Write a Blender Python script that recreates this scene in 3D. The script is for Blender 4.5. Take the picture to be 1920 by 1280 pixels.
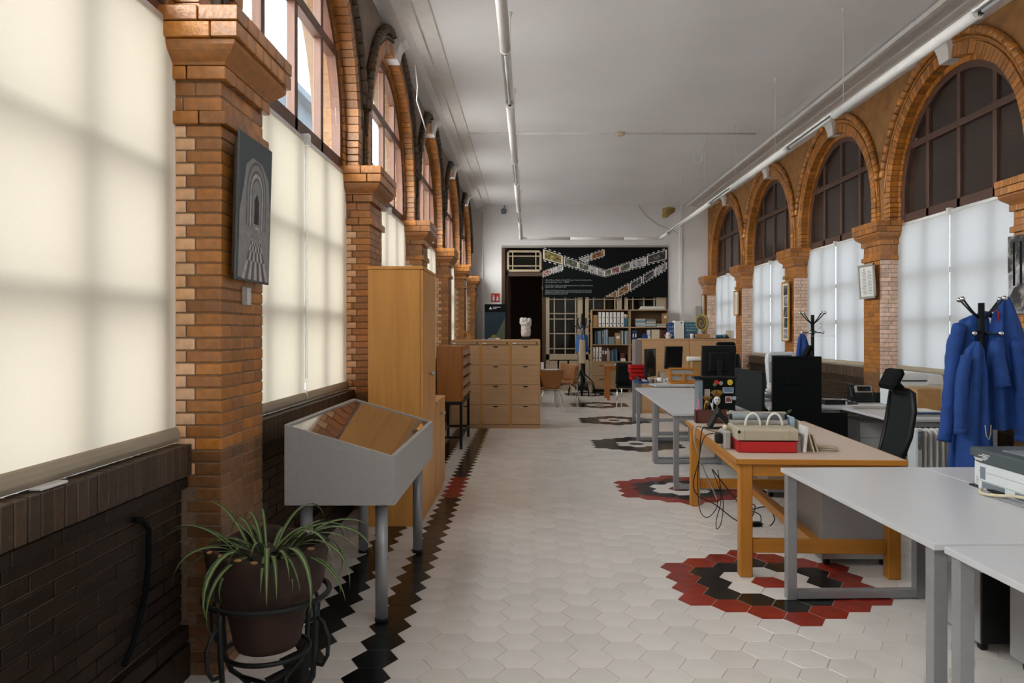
import bpy, bmesh, math, random
from mathutils import Vector, Matrix, Euler
R = random.Random(7)
PI = math.pi
SC = bpy.context.scene
COL = SC.collection
for _o in list(bpy.data.objects):
    bpy.data.objects.remove(_o)

# ------------------------------------------------------------------ camera, sky, exposure
F, VX, VY, EYE = 1445.0, 992.0, 622.0, 1.525      # focal length and vanishing point in a 1920 x 1280 frame, eye height
cam_d = bpy.data.cameras.new('camera')
cam_d.sensor_width = 36.0
cam_d.lens = 36.0 * F / 1920
cam_d.shift_x = -(VX - 960) / 1920
cam_d.shift_y = -(640 - VY) / 1920
cam_d.clip_end = 300
cam = bpy.data.objects.new('camera', cam_d)
COL.objects.link(cam)
cam.location = (0, 0, EYE)
cam.rotation_euler = (PI / 2, 0, 0)
SC.camera = cam

SKY = 12.0
world = bpy.data.worlds.new('sky')
SC.world = world
world.use_nodes = True
wn, wl = world.node_tree.nodes, world.node_tree.links
bg = wn['Background']
geo = wn.new('ShaderNodeTexCoord')
dt = wn.new('ShaderNodeVectorMath'); dt.operation = 'DOT_PRODUCT'
dt.inputs[1].default_value = (-.60, -.80, 0.0)                # the hazy sun stands behind the photographer, to the left
wl.new(geo.outputs['Generated'], dt.inputs[0])
mr = wn.new('ShaderNodeMapRange')
mr.inputs['From Min'].default_value = 1
mr.inputs['From Max'].default_value = -1
wl.new(dt.outputs['Value'], mr.inputs['Value'])
st = wn.new('ShaderNodeMapRange')
st.inputs['From Min'].default_value = -1
st.inputs['From Max'].default_value = 1
st.inputs['To Min'].default_value = SKY * .45
st.inputs['To Max'].default_value = SKY * 1.75
wl.new(dt.outputs['Value'], st.inputs['Value'])
wl.new(st.outputs[0], bg.inputs['Strength'])
ramp = wn.new('ShaderNodeValToRGB')
ramp.color_ramp.elements[0].color = (1.0, 0.965, 0.905, 1)     # hazy warm sky on the sun's side
ramp.color_ramp.elements[1].color = (0.70, 0.82, 1.0, 1)    # bluer sky away from the sun
wl.new(mr.outputs[0], ramp.inputs[0])
wl.new(ramp.outputs[0], bg.inputs['Color'])

SC.view_settings.view_transform = 'Standard'
SC.view_settings.look = 'None'
SC.view_settings.exposure = 0.12
SC.view_settings.gamma = 1.0
SC.view_settings.use_curve_mapping = False
try:
    SC.cycles.max_bounces = 9
    SC.cycles.diffuse_bounces = 5
    SC.cycles.glossy_bounces = 4
    SC.cycles.transmission_bounces = 6
    SC.cycles.transparent_max_bounces = 20
    SC.cycles.caustics_reflective = False
    SC.cycles.caustics_refractive = False
    SC.cycles.sample_clamp_indirect = 8.0
    SC.cycles.use_denoising = True
except Exception:
    pass

# ------------------------------------------------------------------ helpers
def PX(x, Y): return (x - VX) * Y / F              # a pixel column at depth Y -> metres
def PZ(y, Y): return EYE - (y - VY) * Y / F        # a pixel row at depth Y -> metres

class MB:
    def __init__(s): s.v, s.f, s.m, s.sm = [], [], [], []
    def add(s, vs, fs, m=0, smooth=False):
        b = len(s.v); s.v += [tuple(p) for p in vs]
        for f in fs:
            s.f.append([i + b for i in f]); s.m.append(m); s.sm.append(smooth)
        return s
    def box(s, x0, x1, y0, y1, z0, z1, m=0):
        return s.add([(x0,y0,z0),(x1,y0,z0),(x1,y1,z0),(x0,y1,z0),(x0,y0,z1),(x1,y0,z1),(x1,y1,z1),(x0,y1,z1)],
                     [(0,3,2,1),(4,5,6,7),(0,1,5,4),(1,2,6,5),(2,3,7,6),(3,0,4,7)], m)
    def cbox(s, x0, x1, y0, y1, z0, z1, c=.003, m=0):
        """a box with chamfered edges"""
        c = min(c, (x1-x0)*.4, (y1-y0)*.4, (z1-z0)*.4)
        vs, ids = [], {}
        X, Y, Z = (x0,x1), (y0,y1), (z0,z1)
        for i in (0,1):
            for j in (0,1):
                for k in (0,1):
                    di, dj, dk = (c if i==0 else -c), (c if j==0 else -c), (c if k==0 else -c)
                    ids[i,j,k,0] = len(vs); vs.append((X[i], Y[j]+dj, Z[k]+dk))
                    ids[i,j,k,1] = len(vs); vs.append((X[i]+di, Y[j], Z[k]+dk))
                    ids[i,j,k,2] = len(vs); vs.append((X[i]+di, Y[j]+dj, Z[k]))
        g = lambda *a: ids[a]
        fs = []
        for i in (0,1):
            fs.append([g(i,0,0,0),g(i,1,0,0),g(i,1,1,0),g(i,0,1,0)])
            fs.append([g(0,i,0,1),g(1,i,0,1),g(1,i,1,1),g(0,i,1,1)])
            fs.append([g(0,0,i,2),g(1,0,i,2),g(1,1,i,2),g(0,1,i,2)])
            for j in (0,1):
                fs.append([g(i,j,0,0),g(i,j,1,0),g(i,j,1,1),g(i,j,0,1)])
                fs.append([g(i,0,j,0),g(i,1,j,0),g(i,1,j,2),g(i,0,j,2)])
                fs.append([g(0,i,j,1),g(1,i,j,1),g(1,i,j,2),g(0,i,j,2)])
                for k in (0,1):
                    fs.append([g(i,j,k,0),g(i,j,k,1),g(i,j,k,2)])
        return s.add(vs, fs, m)
    def ext(s, poly, fn, a, b, m=0, smooth=False):
        """extrude a closed 2-D outline between depths a and b; fn(p, q, t) -> xyz"""
        n = len(poly)
        vs = [fn(p, q, a) for p, q in poly] + [fn(p, q, b) for p, q in poly]
        s.add(vs, [list(range(n))[::-1], list(range(n, 2*n))], m)
        base = len(s.v) - 2*n
        for i in range(n):
            j = (i+1) % n
            s.f.append([base+i, base+j, base+n+j, base+n+i]); s.m.append(m); s.sm.append(smooth)
        return s
    def tube(s, pts, r, n=8, m=0, closed=False, smooth=True):
        pts = [Vector(p) for p in pts]; N = len(pts)
        rs = r if isinstance(r, (list, tuple)) else [r]*N
        t0 = (pts[1]-pts[0]).normalized()
        ref = Vector((0,0,1)) if abs(t0.z) < .9 else Vector((1,0,0))
        nrm = t0.cross(ref).normalized()
        vs = []
        for i in range(N):
            if closed: t = (pts[(i+1)%N]-pts[i-1])
            else: t = pts[min(i+1,N-1)]-pts[max(i-1,0)]
            t = t.normalized() if t.length > 1e-9 else t0
            nrm = (nrm - t*nrm.dot(t))
            nrm = nrm.normalized() if nrm.length > 1e-6 else t.orthogonal().normalized()
            bn = t.cross(nrm)
            for k in range(n):
                a = 2*PI*k/n
                vs.append(pts[i] + (nrm*math.cos(a)+bn*math.sin(a))*rs[i])
        fs = []
        for i in range(N if closed else N-1):
            j = (i+1) % N
            for k in range(n):
                l = (k+1) % n
                fs.append([i*n+k, i*n+l, j*n+l, j*n+k])
        s.add(vs, fs, m, smooth)
        if not closed:
            b = len(s.v)-len(vs)
            s.f.append([b+k for k in range(n)][::-1]); s.m.append(m); s.sm.append(False)
            s.f.append([b+(N-1)*n+k for k in range(n)]); s.m.append(m); s.sm.append(False)
        return s
    def cyl(s, p0, p1, r, r1=None, n=16, m=0):
        return s.tube([p0, p1], [r, r if r1 is None else r1], n, m)
    def lathe(s, prof, c=(0,0,0), n=20, m=0, smooth=True):
        vs, fs = [], []
        for r, z in prof:
            for k in range(n):
                a = 2*PI*k/n
                vs.append((c[0]+r*math.cos(a), c[1]+r*math.sin(a), c[2]+z))
        for i in range(len(prof)-1):
            for k in range(n):
                l = (k+1) % n
                fs.append([i*n+k, i*n+l, (i+1)*n+l, (i+1)*n+k])
        s.add(vs, fs, m, smooth)
        b = len(s.v)-len(vs)
        if prof[0][0] > 1e-6: s.f.append([b+k for k in range(n)][::-1]); s.m.append(m); s.sm.append(False)
        if prof[-1][0] > 1e-6: s.f.append([b+(len(prof)-1)*n+k for k in range(n)]); s.m.append(m); s.sm.append(False)
        return s
    def ball(s, c, r, m=0, n=14, k=8):
        rx, ry, rz = r if isinstance(r, (tuple, list)) else (r, r, r)
        vs, fs = [], []
        for i in range(k+1):
            t = PI*i/k
            for j in range(n):
                a = 2*PI*j/n
                vs.append((c[0]+rx*math.sin(t)*math.cos(a), c[1]+ry*math.sin(t)*math.sin(a), c[2]+rz*math.cos(t)))
        for i in range(k):
            for j in range(n):
                l = (j+1) % n
                fs.append([i*n+j, (i+1)*n+j, (i+1)*n+l, i*n+l])
        return s.add(vs, fs, m, True)
    def grid(s, fn, nu, nv, m=0, smooth=True):
        vs = [fn(i/nu, j/nv) for j in range(nv+1) for i in range(nu+1)]
        fs = [[j*(nu+1)+i, j*(nu+1)+i+1, (j+1)*(nu+1)+i+1, (j+1)*(nu+1)+i] for j in range(nv) for i in range(nu)]
        return s.add(vs, fs, m, smooth)
    def move(s, M, start=0):
        s.v = s.v[:start] + [tuple(M @ Vector(p)) for p in s.v[start:]]
        return s
    def mesh(s, name, mats, weld=False, fix=True):
        me = bpy.data.meshes.new(name)
        me.from_pydata(s.v, [], s.f)
        for mt in (mats if isinstance(mats, (list, tuple)) else [mats]):
            me.materials.append(mt)
        me.polygons.foreach_set('material_index', s.m)
        me.polygons.foreach_set('use_smooth', s.sm)
        if fix:
            bm = bmesh.new(); bm.from_mesh(me)
            if weld: bmesh.ops.remove_doubles(bm, verts=bm.verts, dist=1e-5)
            bmesh.ops.recalc_face_normals(bm, faces=bm.faces)
            bm.to_mesh(me); bm.free()
        me.update()
        return me
    def build(s, name, mats, parent=None, loc=None, rot=None, bevel=0, solid=0, weld=False):
        o = bpy.data.objects.new(name, s.mesh(name, mats, weld, fix=(solid == 0)))
        COL.objects.link(o)
        if parent is not None: o.parent = parent
        if loc is not None: o.location = loc
        if rot is not None: o.rotation_euler = rot
        if solid:
            d = o.modifiers.new('thickness', 'SOLIDIFY'); d.thickness = solid; d.offset = 0
        if bevel:
            b = o.modifiers.new('edge', 'BEVEL'); b.width = bevel; b.segments = 2; b.limit_method = 'ANGLE'
        return o

LABELS = {}
def tag(o, label, cat, group=None):
    o['label'] = label; o['category'] = cat
    if group: o['group'] = group
    assert 4 <= len(label.split()) <= 16, label
    if label in LABELS: print('SAME LABEL', label)
    LABELS[label] = 1
    return o
def thing(name, label, cat, loc=(0,0,0), rz=0.0, group=None):
    o = bpy.data.objects.new(name, None); COL.objects.link(o)
    o.empty_display_size = .1; o.location = loc; o.rotation_euler = (0,0,rz)
    return tag(o, label, cat, group)
def empty(name, parent=None, loc=(0,0,0)):
    o = bpy.data.objects.new(name, None); COL.objects.link(o); o.location = loc
    if parent is not None: o.parent = parent
    return o
def struct(o): o['kind'] = 'structure'; return o
def stuff(o): o['kind'] = 'stuff'; return o
def kids(o): return [c for c in bpy.data.objects if c.parent is o]
def dup(o, loc=None, rz=None, label=None, group=None, parent=None):
    c = o.copy(); COL.objects.link(c)
    if parent is not None: c.parent = parent
    if loc is not None: c.location = loc
    if rz is not None: c.rotation_euler = (0,0,rz)
    if group: c['group'] = group
    if label: tag(c, label, c['category'], c.get('group'))
    for k in o.children: dup(k, parent=c)
    return c

# ------------------------------------------------------------------ materials
def pm(name, rgb, rough=.5, metal=0.0, spec=.5, noise=None, bump=None, rnd=0.0, grain=None, coat=0.0, rgb2=None, ior=1.5):
    """principled material; noise=(scale, amount), bump=(scale, strength), rnd: brightness spread between pieces, grain=(axis, scale, amount)"""
    m = bpy.data.materials.new(name); m.use_nodes = True
    nt = m.node_tree; N, L = nt.nodes, nt.links
    b = N['Principled BSDF']
    b.inputs['Roughness'].default_value = rough
    b.inputs['IOR'].default_value = ior
    b.inputs['Metallic'].default_value = metal
    b.inputs['Specular IOR Level'].default_value = spec
    if coat: b.inputs['Coat Weight'].default_value = coat; b.inputs['Coat Roughness'].default_value = .12
    b.inputs['Base Color'].default_value = (*rgb, 1)
    col = None
    tc = N.new('ShaderNodeTexCoord')
    src = tc.outputs['Object']
    rand = None
    if rnd:
        oi = N.new('ShaderNodeObjectInfo'); ge = N.new('ShaderNodeNewGeometry')
        ad = N.new('ShaderNodeMath'); ad.operation = 'ADD'
        L.new(oi.outputs['Random'], ad.inputs[0]); L.new(ge.outputs['Random Per Island'], ad.inputs[1])
        fr = N.new('ShaderNodeMath'); fr.operation = 'FRACT'; L.new(ad.outputs[0], fr.inputs[0])
        rand = fr.outputs[0]
    if rgb2 is not None or noise or grain or rnd:
        rc = N.new('ShaderNodeRGB'); rc.outputs[0].default_value = (*rgb, 1); col = rc.outputs[0]
        if rgb2 is not None:
            mx = N.new('ShaderNodeMix'); mx.data_type = 'RGBA'
            mx.inputs['A'].default_value = (*rgb, 1); mx.inputs['B'].default_value = (*rgb2, 1)
            if rand is not None: L.new(rand, mx.inputs['Factor'])
            else:
                n0 = N.new('ShaderNodeTexNoise'); n0.inputs['Scale'].default_value = 3; L.new(src, n0.inputs['Vector']); L.new(n0.outputs['Fac'], mx.inputs['Factor'])
            col = mx.outputs['Result']
        val = None
        def mul(v):
            nonlocal val
            if val is None: val = v
            else:
                mm = N.new('ShaderNodeMath'); mm.operation = 'MULTIPLY'; L.new(val, mm.inputs[0]); L.new(v, mm.inputs[1]); val = mm.outputs[0]
        def rng(v, a):
            q = N.new('ShaderNodeMapRange'); q.inputs['From Min'].default_value = .25 ; q.inputs['From Max'].default_value = .75
            q.inputs['To Min'].default_value = 1-a; q.inputs['To Max'].default_value = 1+a; L.new(v, q.inputs['Value']); return q.outputs[0]
        if rand is not None:
            q = N.new('ShaderNodeMapRange'); q.inputs['To Min'].default_value = 1-rnd; q.inputs['To Max'].default_value = 1+rnd
            sc = N.new('ShaderNodeMath'); sc.operation = 'MULTIPLY'; sc.inputs[1].default_value = 7.31; L.new(rand, sc.inputs[0])
            f2 = N.new('ShaderNodeMath'); f2.operation = 'FRACT'; L.new(sc.outputs[0], f2.inputs[0])
            L.new(f2.outputs[0], q.inputs['Value']); mul(q.outputs[0])
        if noise:
            n1 = N.new('ShaderNodeTexNoise'); n1.inputs['Scale'].default_value = noise[0]; n1.inputs['Detail'].default_value = 4
            L.new(src, n1.inputs['Vector']); mul(rng(n1.outputs['Fac'], noise[1]))
        if grain:
            mp = N.new('ShaderNodeMapping'); s3 = [grain[1]]*3; s3['xyz'.index(grain[0])] = grain[1]*.05
            mp.inputs['Scale'].default_value = s3; L.new(src, mp.inputs['Vector'])
            n2 = N.new('ShaderNodeTexNoise'); n2.inputs['Scale'].default_value = 1; n2.inputs['Detail'].default_value = 5; n2.inputs['Distortion'].default_value = .6
            L.new(mp.outputs[0], n2.inputs['Vector']); mul(rng(n2.outputs['Fac'], grain[2]))
        if val is not None:
            hv = N.new('ShaderNodeVectorMath'); hv.operation = 'SCALE'; L.new(col, hv.inputs[0]); L.new(val, hv.inputs['Scale'])
            col = hv.outputs[0]
        L.new(col, b.inputs['Base Color'])
    if bump:
        nb = N.new('ShaderNodeTexNoise'); nb.inputs['Scale'].default_value = bump[0]; nb.inputs['Detail'].default_value = 5
        L.new(src, nb.inputs['Vector'])
        bp = N.new('ShaderNodeBump'); bp.inputs['Strength'].default_value = bump[1]; bp.inputs['Distance'].default_value = .01
        L.new(nb.outputs['Fac'], bp.inputs['Height']); L.new(bp.outputs[0], b.inputs['Normal'])
    return m

def glass_mat(name, tint=(1,1,1), refl=1.0):
    m = bpy.data.materials.new(name); m.use_nodes = True
    N, L = m.node_tree.nodes, m.node_tree.links
    N.remove(N['Principled BSDF'])
    t = N.new('ShaderNodeBsdfTransparent'); t.inputs[0].default_value = (*tint, 1)
    g = N.new('ShaderNodeBsdfGlossy'); g.inputs['Roughness'].default_value = .02
    fr = N.new('ShaderNodeFresnel')
    ge = N.new('ShaderNodeNewGeometry'); io = N.new('ShaderNodeMapRange'); io.inputs['To Min'].default_value = 1.5; io.inputs['To Max'].default_value = 1/1.5
    L.new(ge.outputs['Backfacing'], io.inputs['Value']); L.new(io.outputs[0], fr.inputs[0])   # the same reflectance on both faces of the thin pane
    mm = N.new('ShaderNodeMath'); mm.operation = 'MULTIPLY'; mm.inputs[1].default_value = refl; L.new(fr.outputs[0], mm.inputs[0])
    mx = N.new('ShaderNodeMixShader'); L.new(mm.outputs[0], mx.inputs[0]); L.new(t.outputs[0], mx.inputs[1]); L.new(g.outputs[0], mx.inputs[2])
    L.new(mx.outputs[0], N['Material Output'].inputs[0])
    return m
def cloth_mat(name, rgb, trans, through=None):
    m = bpy.data.materials.new(name); m.use_nodes = True
    N, L = m.node_tree.nodes, m.node_tree.links
    N.remove(N['Principled BSDF'])
    d = N.new('ShaderNodeBsdfDiffuse'); t = N.new('ShaderNodeBsdfTranslucent')
    tc = N.new('ShaderNodeTexCoord'); nz = N.new('ShaderNodeTexNoise'); nz.inputs['Scale'].default_value = 260
    L.new(tc.outputs['Object'], nz.inputs['Vector'])
    q = N.new('ShaderNodeMapRange'); q.inputs['To Min'].default_value = .93; q.inputs['To Max'].default_value = 1.07; L.new(nz.outputs['Fac'], q.inputs['Value'])
    hv = N.new('ShaderNodeVectorMath'); hv.operation = 'SCALE'; hv.inputs[0].default_value = rgb; L.new(q.outputs[0], hv.inputs['Scale'])
    L.new(hv.outputs[0], d.inputs[0])
    h2 = N.new('ShaderNodeVectorMath'); h2.operation = 'SCALE'; h2.inputs[0].default_value = through or rgb; L.new(q.outputs[0], h2.inputs['Scale'])
    L.new(h2.outputs[0], t.inputs[0])
    mx = N.new('ShaderNodeMixShader'); mx.inputs[0].default_value = trans
    L.new(d.outputs[0], mx.inputs[1]); L.new(t.outputs[0], mx.inputs[2]); L.new(mx.outputs[0], N['Material Output'].inputs[0])
    return m

M = {}
M['brick'] = pm('glazed_brick', (.44,.165,.020), .30, spec=.5, ior=1.65, rgb2=(.30,.115,.026), rnd=.22, noise=(26,.28), bump=(45,.25))
M['brick_arch'] = pm('arch_brick', (.46,.175,.024), .36, ior=1.6, rgb2=(.30,.12,.028), rnd=.2, noise=(20,.3), bump=(40,.3))
M['brick_chalk_lit'] = pm('chalky_lit_brick', (.78,.50,.30), .32, spec=.5, ior=1.8, rgb2=(.66,.38,.18), rnd=.15, noise=(18,.3), bump=(45,.25))  # chalky bloom, paled further so the colour carries light from the blinds
M['brick_lit'] = pm('lit_pink_brick', (.74,.52,.40), .32, spec=.5, ior=1.8, rgb2=(.62,.41,.29), rnd=.14, noise=(18,.25), bump=(45,.25))  # pink paling stands for blind light on the pier face, painted in
M['brick_low'] = pm('darker_base_brick', (.22,.095,.03), .36, ior=1.6, rgb2=(.15,.07,.028), rnd=.22, noise=(26,.28), bump=(45,.25))  # darker tone for the pier courses below sill level
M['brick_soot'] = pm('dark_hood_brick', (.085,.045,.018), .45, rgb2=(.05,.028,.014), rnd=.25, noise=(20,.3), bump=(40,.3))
M['brick_sill'] = pm('brown_sill_brick', (.070,.040,.022), .42, rgb2=(.045,.029,.018), rnd=.25, noise=(26,.28), bump=(45,.25))
M['spandrel_grey'] = pm('grey_brown_spandrel', (.23,.175,.135), .8, noise=(6,.3), bump=(30,.4))
M['mortar'] = pm('mortar', (.20,.135,.085), .9, noise=(40,.3))
M['render_brown'] = pm('brown_spandrel', (.27,.125,.036), .8, noise=(6,.3), bump=(30,.4))
M['white'] = pm('white_plaster', (.76,.75,.76), .85, noise=(1.2,.05), bump=(7,.10))
M['ceil'] = pm('ceiling_plaster', (.81,.81,.835), .85, noise=(.8,.04), bump=(5,.12))
M['trimwhite'] = pm('white_trim', (.72,.71,.70), .6, noise=(8,.06))
M['win_wood'] = pm('red_brown_window_wood', (.105,.045,.028), .45, grain=('z',60,.2))
M['win_dark'] = pm('dark_window_wood', (.075,.034,.022), .5, grain=('z',60,.2))
M['glass'] = glass_mat('window_glass', (.97,.985,.985), 1.0)
M['glass_dim'] = glass_mat('door_glass', (.75,.8,.78), .45)
M['glass_case'] = glass_mat('case_glass', (.93,.95,.94), 1.7)
M['pane_dark'] = pm('blacked_out_pane', (.028,.018,.014), .22, spec=.35, noise=(3,.3))
M['blind'] = cloth_mat('cream_blind_cloth', (.55,.51,.44), .5, (.205,.184,.150))
M['blind_r'] = cloth_mat('white_blind_cloth', (.55,.54,.52), .5, (.172,.175,.178))
M['brick_dark'] = pm('dark_dado_brick', (.024,.014,.008), .45, spec=.3, rgb2=(.016,.011,.007), rnd=.25, noise=(26,.28), bump=(45,.25))
M['blind_hem'] = cloth_mat('blind_hem_cloth', (.42,.355,.27), .12)
M['tile'] = pm('white_floor_tile', (.78,.745,.70), .17, spec=.5, rnd=.05, noise=(3.5,.07), bump=(14,.04))
M['tile_black'] = pm('black_floor_tile', (.007,.0095,.0105), .2, spec=.35, rnd=.25, noise=(9,.2))
M['tile_red'] = pm('red_floor_tile', (.27,.022,.011), .22, rnd=.18, noise=(9,.2))
M['grout'] = pm('grout', (.44,.37,.28), .85, noise=(20,.2))
M['beech'] = pm('beech_board', (.62,.295,.072), .42, grain=('z',26,.12))
M['beech_h'] = pm('beech_board_cross', (.50,.30,.15), .45, grain=('x',26,.10))
M['beech_grey'] = pm('faded_beech', (.34,.215,.115), .5, grain=('x',26,.10))
M['shell'] = pm('shell_chair_ply', (.27,.10,.022), .4, grain=('z',30,.12))
M['banner'] = pm('banner_print', (.006,.026,.05), .5)
M['banner2'] = pm('banner_print_pale', (.10,.12,.08), .5)
M['endgrey'] = pm('purple_grey_board', (.20,.165,.155), .6)
M['oak'] = pm('catalogue_oak', (.34,.118,.02), .4, grain=('z',40,.25))
M['oak_y'] = pm('orange_table_beech', (.47,.19,.018), .4, grain=('z',30,.14))
M['oak_x'] = pm('orange_table_rail', (.45,.18,.018), .4, grain=('x',30,.14))
M['oak_l'] = pm('orange_table_long_rail', (.43,.175,.02), .4, grain=('y',30,.14))
M['lam_beige'] = pm('beige_laminate', (.55,.44,.36), .5, noise=(120,.05))
M['lam_white'] = pm('white_laminate', (.54,.55,.565), .32, noise=(90,.03))
M['lam_grey'] = pm('grey_laminate', (.34,.34,.345), .4, noise=(90,.03))
M['metal_grey'] = pm('grey_painted_metal', (.30,.31,.325), .38, metal=.3, noise=(30,.05))
M['metal_lt'] = pm('light_grey_case', (.35,.35,.34), .45, noise=(60,.06))
M['steel'] = pm('brushed_steel', (.55,.55,.56), .3, metal=1.0, grain=('z',60,.1))
M['chrome'] = pm('chrome', (.7,.7,.7), .12, metal=1.0)
M['iron'] = pm('wrought_iron', (.012,.016,.016), .5, metal=.4, bump=(60,.2))
M['black'] = pm('black_plastic', (.006,.0075,.008), .45, spec=.3, noise=(80,.1))
M['blackm'] = pm('matt_black', (.004,.0055,.0055), .8, spec=.12)
M['charcoal'] = pm('charcoal_fabric', (.013,.017,.017), .9, spec=.15, noise=(300,.3))
M['slot'] = pm('dark_slot', (.008,.008,.008), .7)
M['terra'] = pm('old_terracotta', (.034,.015,.010), .8, noise=(9,.5), bump=(25,.5))
M['soil'] = pm('soil', (.03,.02,.014), .95, bump=(60,.8))
M['blue'] = pm('blue_work_cloth', (.006,.045,.21), .85, noise=(14,.18), bump=(160,.2))
M['bluebag'] = pm('blue_bag', (.02,.10,.32), .6, noise=(20,.2))
M['cream'] = pm('cream_painted_wood', (.44,.35,.24), .55, grain=('z',30,.08))
M['red'] = pm('red_plastic', (.45,.008,.008), .38, noise=(50,.06))
M['beigep'] = pm('beige_plastic', (.42,.37,.27), .5, noise=(60,.06))
M['paper'] = pm('white_paper', (.68,.67,.64), .8, noise=(30,.05))
M['paperb'] = pm('cream_paper', (.58,.50,.36), .8, noise=(30,.06))
M['card'] = pm('cardboard', (.36,.20,.075), .85, noise=(12,.12))
M['yellow'] = pm('yellow_frame_wood', (.48,.235,.045), .45, grain=('z',40,.15))
M['frame_grey'] = pm('silver_grey_frame', (.33,.31,.28), .45, noise=(60,.08))
M['printer'] = pm('printer_white', (.62,.66,.68), .4, noise=(60,.03))
M['printer_d'] = pm('printer_dark', (.055,.075,.082), .45, noise=(60,.08))
M['screen'] = pm('switched_off_screen', (.008,.009,.010), .15)
M['greyblue'] = pm('blue_grey_panel', (.16,.20,.235), .5, noise=(60,.08))
M['teal'] = pm('teal_card', (.03,.14,.18), .6, noise=(40,.15))
M['navy'] = pm('navy_card', (.012,.05,.16), .6, noise=(40,.15))
M['dkgreen'] = pm('dark_green_card', (.02,.06,.035), .6)
M['maroon'] = pm('maroon_binding', (.09,.018,.014), .6, noise=(40,.2))
M['greybook'] = pm('grey_binding', (.20,.23,.25), .7, noise=(40,.15))
M['ltblue'] = pm('pale_blue_card', (.32,.42,.52), .7, noise=(40,.1))
M['stone'] = pm('pale_stone', (.56,.52,.50), .75, noise=(30,.3), bump=(40,.6))
M['foam'] = pm('yellowed_foam', (.42,.30,.10), .95, noise=(16,.35), bump=(30,.9))
M['pinkp'] = pm('pink_plastic', (.75,.17,.27), .4)
M['yellowp'] = pm('yellow_badge', (.72,.55,.02), .45)
M['greenp'] = pm('green_magnet', (.08,.2,.06), .5)
M['whitep'] = pm('white_plastic', (.68,.67,.65), .35)
M['gold'] = pm('gilt_trim', (.26,.15,.035), .4, metal=.6, noise=(60,.4))
M['wine'] = pm('dark_red_box', (.085,.022,.014), .5, grain=('x',30,.2))
M['spiral'] = pm('ochre_stone', (.30,.22,.055), .7, noise=(20,.25))
M['brownd'] = pm('dark_brown', (.06,.028,.012), .6, noise=(20,.2))
M['roofgrey'] = pm('blue_grey_roof', (.055,.072,.085), .8, noise=(2,.08))
M['asphalt'] = pm('pale_paving', (.45,.42,.38), .9, noise=(2,.1))
M['lampglass'] = pm('unlit_tube_glass', (.55,.56,.57), .25)
def leaf_mat():
    m = pm('spider_plant_leaf', (.05,.12,.03), .5); N, L = m.node_tree.nodes, m.node_tree.links
    uv = N.new('ShaderNodeAttribute'); uv.attribute_name = 'across'
    rp = N.new('ShaderNodeValToRGB'); e = rp.color_ramp.elements
    e[0].position = 0.0; e[0].color = (.022,.065,.016,1); e[1].position = 1.0; e[1].color = (.022,.065,.016,1)
    for p, c in ((.36,(.024,.068,.018,1)), (.42,(.22,.27,.09,1)), (.58,(.22,.27,.09,1)), (.64,(.024,.068,.018,1))):
        k = rp.color_ramp.elements.new(p); k.color = c
    L.new(uv.outputs['Fac'], rp.inputs[0]); L.new(rp.outputs[0], N['Principled BSDF'].inputs['Base Color'])
    return m
M['leaf'] = leaf_mat()
def photo_mat(name, dark, mid, light, scale):
    m = pm(name, mid, .45); N, L = m.node_tree.nodes, m.node_tree.links
    tc = N.new('ShaderNodeTexCoord'); nz = N.new('ShaderNodeTexNoise'); nz.inputs['Scale'].default_value = scale; nz.inputs['Detail'].default_value = 6
    nz.inputs['Roughness'].default_value = .7
    L.new(tc.outputs['Object'], nz.inputs['Vector'])
    rp = N.new('ShaderNodeValToRGB'); e = rp.color_ramp.elements
    e[0].position = .36; e[0].color = (*dark,1); e[1].position = .66; e[1].color = (*light,1)
    k = rp.color_ramp.elements.new(.5); k.color = (*mid,1)
    L.new(nz.outputs['Fac'], rp.inputs[0]); L.new(rp.outputs[0], N['Principled BSDF'].inputs['Base Color'])
    return m
PHOTO = {'y': photo_mat('printed_photo_gold', (.02,.018,.01), (.16,.12,.025), (.45,.36,.14), 9),
         'g': photo_mat('printed_photo_green', (.012,.016,.012), (.07,.08,.05), (.36,.33,.25), 9),
         'k': photo_mat('printed_photo_dark', (.008,.009,.01), (.02,.022,.022), (.34,.31,.28), 8),
         'w': photo_mat('printed_photo_pale', (.05,.05,.06), (.30,.29,.31), (.55,.53,.54), 11),
         'r': photo_mat('printed_photo_red', (.03,.01,.01), (.18,.04,.03), (.5,.42,.4), 10),
         'o': photo_mat('printed_photo_amber', (.02,.01,.005), (.22,.09,.02), (.5,.3,.12), 12)}
# ------------------------------------------------------------------ the hall: two brick arcades
BAY, PW, PD = 3.2, .53, .205            # bay spacing, pier width, pier depth in front of the blinds
XL, XR = -1.57, 4.70                    # planes of the blinds, left and right
Y0 = .22                                # near face of pier 0
YB, YR, ZC = 19.95, -6.2, 4.80          # back wall, rear wall, ceiling
ZS, ZCAP, ZSPR, RA = 1.03, 2.93, 3.17, 1.335
def pier_y(k): return Y0 + BAY*k
def bay_c(k): return pier_y(k) + PW + (BAY-PW)/2

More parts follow.
